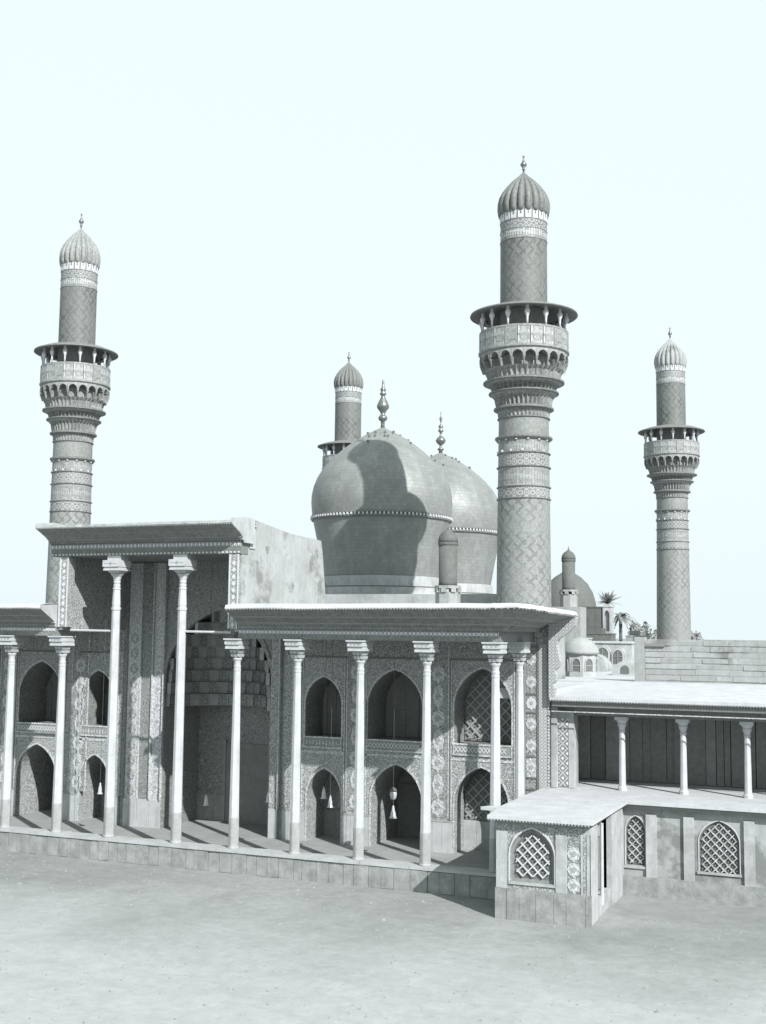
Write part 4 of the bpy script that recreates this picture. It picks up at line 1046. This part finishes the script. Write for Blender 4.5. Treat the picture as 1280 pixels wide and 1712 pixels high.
for x0, x1, y0, y1, z1, mt, lab in ((.75, 2.3, 50, 52.5, 11.5, 'brick_dark', 'dark square brick tower far behind the pale arched rooms'), (.9, 3.5, 48, 49.8, 9.35, 'brick_dark', 'low dark brick block in front of the square brick tower'),
                                   (3.7, 5.3, 53, 55, 9.2, 'brick_plain', 'low pale brick block right of the slim niche turret'), (5.6, 6.4, 56, 58, 8.95, 'white_plaster', 'small white plastered block against the trees, left of the right minaret'),
                                   (2.2, 3.1, 41, 43, 9.0, 'white_plaster', 'plastered stair head just behind the pale arched rooms'),
                                   (-1.2, 1.0, 44, 47, 9.9, 'brick_plain', 'stepped pale brick block left of the dark brick block')):
    b = thing('roof_block', lab, 'building', ((x0 + x1) / 2, (y0 + y1) / 2, 7.0))
    MB().box(x0, x1, y0, y1, 7.0, z1).build('wall', mt, b); MB().box(x0 - .05, x1 + .05, y0 - .05, y1 + .05, z1 + .002, z1 + .1).build('coping', mt, b)
    if z1 < 9.5: MB().box(x0 + .2, x1 - .8, y0 + .3, y1, z1 + .1, z1 + .5).build('upper_step', mt, b)
nt = thing('niche_turret', 'slim pale turret with a tall pointed niche beside the dark brick tower', 'turret', (2.75, 50, 7.0))
no = Op(2.76, .42, 9.6, 10.9, 11.3)
wall_face(MB(), 2.42, 3.1, 7.0, 11.55, 50, [no]).build('wall', 'white_plaster', nt)
recess(MB(), no, 50, .25).build('niche', 'white_plaster', nt); back_panel(MB(), no, 50.25).build('niche_back', 'tile_grey', nt)
MB().box(2.42, 3.1, 50.26, 51, 7.0, 11.55).build('core', 'white_plaster', nt)
MB().box(3.04, 3.101, 50.005, 50.26, 7.0, 11.55).build('cheek', 'white_plaster', nt)
MB().prism_xz([(2.36, 11.552), (3.16, 11.552), (2.95, 11.8), (2.57, 11.8)], 49.95, 51.05).build('cap', 'white_plaster', nt)
fd = thing('far_dome', 'dark low dome far behind the small turret', 'dome', (-17.6, 120, GZ), world=False)
MB().prism_xy(octagon(4.4), 0, 12.6).build('drum', 'brick_dark', fd)
MB().lathe([(3.9, 12.6), (4.0, 13.6), (3.9, 14.8), (3.5, 16.2), (2.8, 17.4), (1.9, 18.3), (.9, 18.95), (.15, 19.3)], 48).build('shell', 'brick_dark', fd, smooth=True)
MB().lathe([(.12, 19.2), (.2, 19.6), (.06, 19.8), (.03, 20.5)], 12).build('finial', 'finial_metal', fd)

# ------------------------------------------------------------------ trees on the horizon
def leaf_crown(rx, rz, n, leaf, seed):
    rnd = random.Random(seed); m = MB()
    lobes = [(rnd.uniform(-.6, .6) * rx, rnd.uniform(-.6, .6) * rx, rnd.uniform(-.45, .55) * rz, rnd.uniform(.35, .6)) for _ in range(9)]
    for i in range(n):
        lx, ly, lz, k = rnd.choice(lobes)
        v = Vector((rnd.gauss(0, 1), rnd.gauss(0, 1), rnd.gauss(0, 1))).normalized() * (rnd.random() ** .4)
        c = Vector((lx + v.x * rx * k, ly + v.y * rx * k, lz + v.z * rz * k))
        u = Vector((rnd.gauss(0, 1), rnd.gauss(0, 1), rnd.gauss(0, 1))).normalized(); w = u.orthogonal().normalized(); s = leaf * rnd.uniform(.6, 1.3)
        m.quad(c + u * s, c + w * s * .6, c - u * s, c - w * s * .6)
    return m
TL = ['round leafy tree nearest the palms on the skyline', 'broad leafy tree, second from the palms on the skyline', 'low leafy tree, third from the palms', 'leafy tree just left of the right minaret', 'leafy tree half hidden behind the right minaret', 'leafy tree right of the right minaret', 'small leafy tree near the right picture edge']
for i, (tx, ty, h, rx) in enumerate(((-24.0, 206, 11.6, 2.8), (-21.6, 200, 11.0, 2.6), (-19.2, 207, 11.4, 2.8), (-16.6, 200, 10.8, 2.8), (-13.2, 205, 10.6, 3.0))):
    t = thing('leafy_tree', TL[i], 'tree', (tx, ty, GZ), 'trees on the skyline', world=False)
    tr = MB().tube((0, 0, 0), (0, 0, h * .7), .35, .15, 8)
    for q in range(4):
        a = q * 1.6 + i; tr.tube((0, 0, h * .5), (math.cos(a) * rx * .6, math.sin(a) * rx * .6, h * .8), .14, .05, 6)
    tr.build('trunk', 'bark', t)
    leaf_crown(rx, h * .42, 1500, .42, i).build('crown', 'foliage', t, loc=(0, 0, h * .74))
def palm(lab, x, y, h, seed, droop):
    rnd = random.Random(seed); t = thing('palm_tree', lab, 'palm tree', (x, y, GZ), 'palms on the skyline', world=False)
    prof = [(.32 + .05 * (j % 2), j * h / 24) for j in range(25)]
    MB().lathe(prof, 10).build('trunk', 'bark', t)
    for k in range(30):
        a = rnd.uniform(0, 6.28); el = rnd.uniform(-.25, 1.35); L = rnd.uniform(2.5, 3.7); m = MB(); prev = None
        for s in range(8):
            u = s / 7; r = L * u * math.cos(el) ; z = L * u * math.sin(el) - droop * u * u * 1.5
            c = Vector((math.cos(a) * r, math.sin(a) * r, h + z)); sd_ = Vector((-math.sin(a), math.cos(a), 0))
            if prev is not None:
                for sg in (-1, 1):
                    for j in range(3):
                        p = prev.lerp(c, j / 3); wd = .55 * math.sin(math.pi * min(.98, u * .9 + .1)) + .08
                        m.add([p, p + (c - prev) * .4, p + sd_ * sg * wd + Vector((math.cos(a), math.sin(a), -.6)) * wd * .5], [(0, 1, 2)])
                m.tube(prev, c, .04, .03, 4)
            prev = c
        m.build('frond', 'foliage', t)
palm('upright date palm on the skyline beside the slim niche turret', -28.9, 200, 16.9, 3, .5)
palm('lower drooping date palm right of the upright palm', -26.8, 203, 14.0, 5, 1.7)

# ------------------------------------------------------------------ hanging lamps of the porches
def lamp(label, x, z, kind, y=2.1, top=9.3):
    t = thing('hanging_lamp', label, 'lamp', (x, y, z), 'glass lamps hung from the porch ceilings', world=False)
    MB().tube((0, 0, .30), (0, 0, top - z), .008, n=6).build('chain', 'wire', t)
    if kind == 'bell':
        MB().lathe([(.02, .34), (.05, .3), (.055, .2), (.085, .1), (.09, -.05), (.11, -.12), (.15, -.16), (.13, -.165), (.08, -.1), (.06, .06), (.04, .2)], 20, cap=False).build('glass_bell', 'lamp_glass', t, smooth=True)
        MB().lathe([(.05, .27), (.06, .29), (.03, .36), (.012, .38)], 12).build('cap', 'finial_metal', t)
    else:
        MB().lathe([(.04, -.22), (.12, -.16), (.15, -.02), (.15, .1), (.13, .14)], 20).build('glass_bowl', 'lamp_glass', t, smooth=True)
        MB().lathe([(.15, .14), (.165, .2), (.1, .28), (.02, .33)], 20).build('cap', 'finial_metal', t)
        MB().tube((0, 0, -.22), (0, 0, -.5), .012, n=6).build('stem', 'wire', t)
        MB().lathe([(.02, -.45), (.05, -.52), (.07, -.66), (.11, -.76), (.12, -.88), (.17, -.98), (.15, -.985), (.09, -.9), (.06, -.7)], 20, cap=False).build('glass_bell', 'lamp_glass', t, smooth=True)
lamp('glass bell lamp hanging in the tall entrance, between its right column and the porch', -5.6, 1.52, 'bell', top=12.7)
lamp('glass bell lamp hanging at the corner of tall entrance and low porch', -2.4, 1.86, 'bell')
lamp('glass bell lamp hanging before the narrow first arch', .34, 2.2, 'bell')
lamp('glass bell lamp hanging lower, just right of the first arch lamp', .66, 1.84, 'bell')
lamp('double lamp of bowl and bell hanging before the wide middle arch', 3.64, 2.4, 'double')
lamp('glass bell lamp hanging at the left side of the tall entrance', -11.45, 1.68, 'bell', top=12.7)

m = MB(); rs = random.Random(11)
for i in range(2600):                                # loose stones on the court
    px_, py_ = rs.uniform(-24, 24), -1.2 - 30 * rs.random() ** 1.3; s_ = rs.uniform(.012, .04) * (2.0 if rs.random() < .04 else 1)
    m.frustum(px_, py_, GZ - .005, s_, s_ * rs.uniform(.7, 1.2), GZ + s_ * .9, s_ * .5, s_ * .5)
m.build('loose_stones', 'plinth_stone', kind='stuff')['label'] = 'loose pebbles scattered over the dusty court'

for o in (LC, TC):
    for c in list(o.children): bpy.data.objects.remove(c)
    bpy.data.objects.remove(o)
for o in bpy.data.objects:
    if '_w' in o.keys(): del o['_w']
